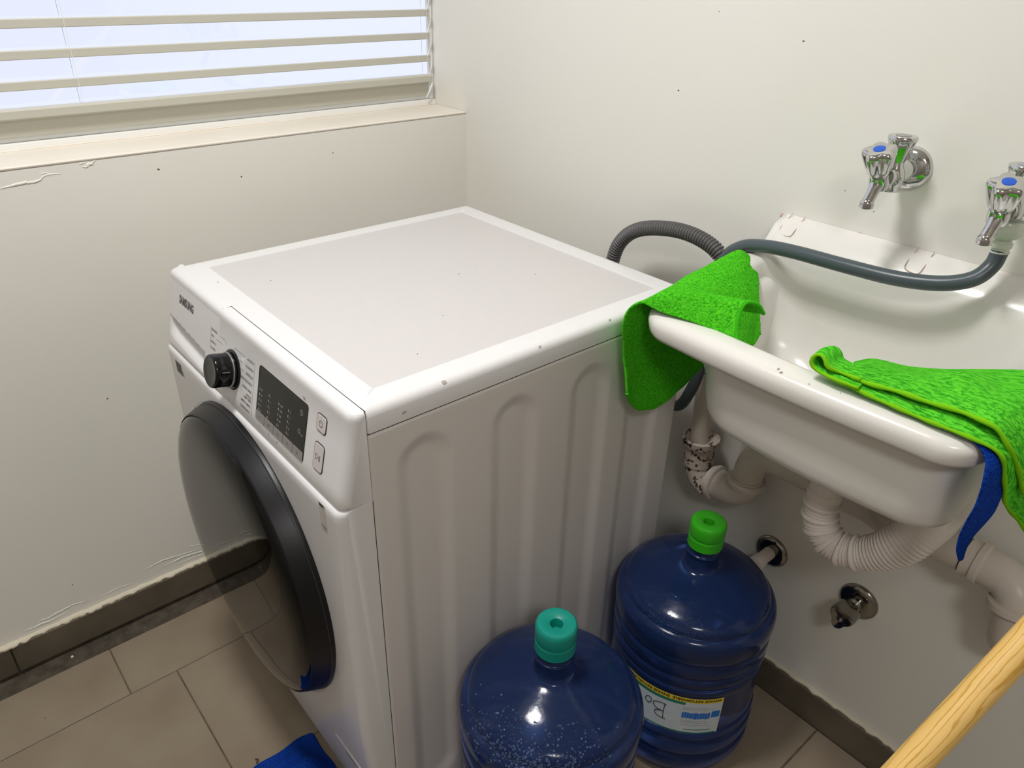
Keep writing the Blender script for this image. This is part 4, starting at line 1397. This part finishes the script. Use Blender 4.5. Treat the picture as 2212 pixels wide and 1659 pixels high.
hem([r[0] for r in gA], 0.0026, ga, 'green_a')
hem(gF[-1], 0.0028, ga, 'green_a')
hem(gA[-1][60:], 0.0026, ga, 'green_a') if len(gA[-1]) > 60 else hem(gA[-1][30:], 0.0026, ga, 'green_a')

# second green towel, draped over the right front of the sink
gb = thing('green_towel', 'large bright green ribbed cloth draped over the right end of the sink', 'cloth', (1.23, -0.28, 0.90))
# lower layer: rows front edge -> back, columns left tip -> right overhang
lowR = [
    [(1.103, -0.330, 0.9010), (1.130, -0.334, 0.8985), (1.160, -0.335, 0.8975), (1.205, -0.335, 0.8960), (1.2480, -0.334, 0.8955), (1.2800, -0.334, 0.8960), (1.3000, -0.328, 0.8850), (1.3090, -0.312, 0.8480), (1.3130, -0.285, 0.8100), (1.3240, -0.255, 0.7800), (1.3420, -0.240, 0.7560)],
    [(1.106, -0.312, 0.9000), (1.132, -0.315, 0.9010), (1.162, -0.316, 0.9020), (1.207, -0.316, 0.9030), (1.2480, -0.316, 0.9040), (1.2810, -0.316, 0.9040), (1.3050, -0.308, 0.8950), (1.3150, -0.290, 0.8650), (1.3190, -0.265, 0.8250), (1.3290, -0.235, 0.7900), (1.3450, -0.215, 0.7650)],
    [(1.110, -0.298, 0.8960), (1.134, -0.299, 0.8980), (1.165, -0.298, 0.9000), (1.209, -0.296, 0.9020), (1.2500, -0.292, 0.9060), (1.2830, -0.286, 0.9080), (1.3080, -0.278, 0.9000), (1.3200, -0.260, 0.8750), (1.3240, -0.235, 0.8350), (1.3330, -0.205, 0.8000), (1.3480, -0.185, 0.7750)],
]
lowR = [[(x + (0.007 if k > 5 else 0), y + (0.004 if k > 5 else 0), z) for k, (x, y, z) in enumerate(rw)] for rw in lowR]
gB1 = sheet(lowR, 7, 6, 0.0012, 30, 4)
# upper layer
upR = [
    [(1.146, -0.3300, 0.9080), (1.172, -0.3280, 0.9080), (1.213, -0.3260, 0.9110), (1.2480, -0.3240, 0.9140), (1.2760, -0.3240, 0.9150), (1.2950, -0.3220, 0.9100), (1.3110, -0.3160, 0.8900), (1.3220, -0.3000, 0.8600), (1.3300, -0.2800, 0.8300)],
    [(1.138, -0.3140, 0.9085), (1.166, -0.3100, 0.9160), (1.208, -0.3040, 0.9200), (1.2440, -0.2980, 0.9230), (1.2740, -0.2940, 0.9250), (1.2960, -0.2900, 0.9200), (1.3150, -0.2820, 0.9000), (1.3280, -0.2640, 0.8650), (1.3380, -0.2440, 0.8300)],
    [(1.132, -0.2990, 0.9060), (1.158, -0.2920, 0.9180), (1.198, -0.2800, 0.9160), (1.2340, -0.2640, 0.9260), (1.2680, -0.2560, 0.9230), (1.2960, -0.2480, 0.9230), (1.3180, -0.2380, 0.9040), (1.3340, -0.2200, 0.8700), (1.3460, -0.2000, 0.8350)],
    [(1.124, -0.2860, 0.9000), (1.150, -0.2760, 0.9140), (1.184, -0.2580, 0.9100), (1.2200, -0.2360, 0.9160), (1.2560, -0.2140, 0.9200), (1.2900, -0.1980, 0.9220), (1.3200, -0.1880, 0.9060), (1.3400, -0.1740, 0.8720), (1.3520, -0.1560, 0.8380)],
    [(1.118, -0.2760, 0.8860), (1.144, -0.2600, 0.8960), (1.172, -0.2440, 0.8980), (1.2060, -0.2180, 0.9020), (1.2440, -0.1840, 0.9080), (1.2820, -0.1560, 0.9100), (1.3220, -0.1420, 0.9020), (1.3440, -0.1300, 0.8700), (1.3560, -0.1160, 0.8380)],
    [(1.118, -0.2640, 0.8600), (1.144, -0.2460, 0.8620), (1.172, -0.2280, 0.8640), (1.2060, -0.1980, 0.8680), (1.2440, -0.1620, 0.8760), (1.2820, -0.1320, 0.8850), (1.3220, -0.1180, 0.8860), (1.3440, -0.1060, 0.8600), (1.3560, -0.0960, 0.8300)],
]
gB2 = sheet(upR, 10, 9, 0.0046, 19, 11)
# curled tip at the left end: open loop seen from the front
tip = []
for yy, dz in ((-0.338, 0), (-0.326, 0.002), (-0.312, 0.001), (-0.298, -0.004)):
    tip.append([(1.158, yy, 0.9020 + dz), (1.134, yy, 0.9010 + dz), (1.110, yy, 0.9025 + dz), (1.0990, yy, 0.9080 + dz), (1.0985, yy, 0.9170 + dz), (1.1050, yy, 0.9230 + dz), (1.1120, yy, 0.9200 + dz), (1.1180, yy, 0.9120 + dz), (1.1290, yy, 0.9070 + dz), (1.1420, yy, 0.9075 + dz), (1.1550, yy, 0.9085 + dz)])
tip = [[(x, y + (0.0075 if k > 7 else 0), z + (0.0006 if k > 7 else 0)) for k, (x, y, z) in enumerate(rw)] for rw in tip]
gT = sheet(tip, 7, 5, 0.0008, 40, 2)
cloth_obj('towel_sheet', [gB1, gB2, gT], 'green_b', gb, 0.0038)
hem(gB1[0], 0.0024, gb, 'green_hem', label='lime stitched edge of the towel')
hem(gB2[0], 0.0028, gb, 'green_hem')
hem(gT[0], 0.0024, gb, 'green_hem')

# blue cloth under it
bc = thing('blue_cloth', 'narrow blue microfibre cloth hanging off the sink under the green towel', 'cloth', (1.30, -0.30, 0.86))
blR = [
    [(1.185, -0.326, 0.8890), (1.235, -0.326, 0.8895), (1.275, -0.330, 0.8920), (1.2960, -0.334, 0.8820), (1.3030, -0.333, 0.8600), (1.3050, -0.3300, 0.8300), (1.3020, -0.3240, 0.8000), (1.3000, -0.3180, 0.7780), (1.3020, -0.3140, 0.7580), (1.3070, -0.3110, 0.7400)],
    [(1.190, -0.312, 0.8910), (1.240, -0.312, 0.8920), (1.280, -0.314, 0.8930), (1.3010, -0.318, 0.8860), (1.3080, -0.318, 0.8650), (1.3100, -0.3120, 0.8320), (1.3090, -0.3080, 0.8060), (1.3050, -0.3060, 0.7820), (1.3045, -0.3080, 0.7600), (1.3080, -0.3090, 0.7405)],
    [(1.195, -0.298, 0.8880), (1.245, -0.298, 0.8900), (1.283, -0.298, 0.8920), (1.3040, -0.300, 0.8860), (1.3110, -0.300, 0.8650), (1.3150, -0.2920, 0.8320), (1.3150, -0.2900, 0.8080), (1.3100, -0.2950, 0.7850), (1.3065, -0.3030, 0.7620), (1.3085, -0.3075, 0.7410)],
]
blR = [[(x, y - (0.006 if k > 3 else 0) + (0.004 * (q - 1) * 0.8 if 3 < k < 9 else 0), z) for k, (x, y, z) in enumerate(rw)] for q, rw in enumerate(blR)]
cloth_obj('cloth_sheet', [sheet(blR, 7, 7, 0.0012, 35, 6)], 'blue_cloth', bc, 0.003)

# blue cloth bunched on the floor at the foot of the machine
fc = thing('blue_cloth', 'bunched blue cloth on the floor tiles against the machine front', 'cloth', (0.60, -0.86, 0))
g = []
NU, NV = 44, 40
for j in range(NV + 1):
    row = []
    for i in range(NU + 1):
        u, v = i / NU, j / NV
        x = 0.515 + 0.30 * u; y = -0.990 + 0.212 * v
        e = min(1, 4.5 * min(u, 1 - u)) * min(1, 4.5 * min(v, 1 - v))
        e = smooth(0, 1, e)
        q = V((x * 14, y * 14, 0.3))
        h = 0.030 + 0.022 * noise.noise(q) + 0.016 * abs(math.sin((x * 1.3 + y) * 38 + 2 * noise.noise(q * 0.7))) + 0.008 * noise.noise(q * 2.3)
        edge = 0.014 * noise.noise(V((x * 22, y * 22, 5)))
        row.append(V((x + edge * (1 - e), y + edge * (1 - e), 0.0025 + max(0, h) * e)))
    g.append(row)
cloth_obj('cloth_sheet', [g], 'blue_cloth', fc, 0.003, offset=1)

# ================================================================== BROOM HANDLE
PA = V((1.4072, -0.5210, 0.8446)); PB = V((1.3852, -0.6220, 0.7561))
dv = (PB - PA).normalized()
tA = (PA.y + 0.014) / dv.y      # back to the wall
top = PA - dv * ((-0.014 - PA.y) / (-dv.y))
bot = PA + dv * ((PA.z - 0.013) / (-dv.z))
bh = thing('broom_handle', 'pale wooden broom handle leaning diagonally against the wall beside the sink', 'broom handle', tuple(bot))
L_ = (top - bot).length
me_g = lathe([(0.0080, 0), (0.0120, 0.003), (0.0130, 0.012), (0.0130, L_ - 0.012), (0.0110, L_ - 0.004), (0.006, L_)], (0, 0, 0), (0, 0, 1), n=32)
stick = obj('shaft', me_g, 'wood', None, smooth=True, angle=50)
stick.parent = bh
stick.rotation_mode = 'QUATERNION'
stick.rotation_quaternion = (top - bot).to_track_quat('Z', 'Y')

# ================================================================== small debris on the floor
cr = []
rnd = random.Random(4)
for (x, y, s) in ((0.497, -0.915 + 0.03, 0.0045), (1.03, -0.12, 0.004)):
    cr.append(tube(catmull([V((x, y, 0.0015)), V((x + s, y + s * 0.8, 0.0022)), V((x + 2 * s, y - s * 0.4, 0.0015))], 5), 0.0014, 6))
for k in range(30):
    x, y = rnd.uniform(0.06, 1.6), rnd.uniform(-1.5, -0.02)
    s = rnd.uniform(0.0005, 0.0012)
    cr.append(lathe([(s, 0), (s * 0.7, s)], (x, y, 0.0002), n=6))
obj('floor_crumbs', join(*cr), 'speck', fl, kind='stuff')
cr = []
for k in range(60):
    y = rnd.uniform(-1.3, -0.75)
    dens = noise.noise(V((y * 14, 0, 0)))
    if dens < -0.05:
        continue
    x = rnd.uniform(0.016, 0.045)
    s = rnd.uniform(0.0003, 0.0008)
    cr.append(lathe([(s, 0), (s * 0.6, s * 0.7)], (x, y, -0.0014), n=6))
cr.append(lathe([(0.0030, 0), (0.0022, 0.0018)], (0.026, -1.082, -0.0014), n=8))
obj('grout_crumbs', join(*cr), 'crumb', fl, kind='stuff')
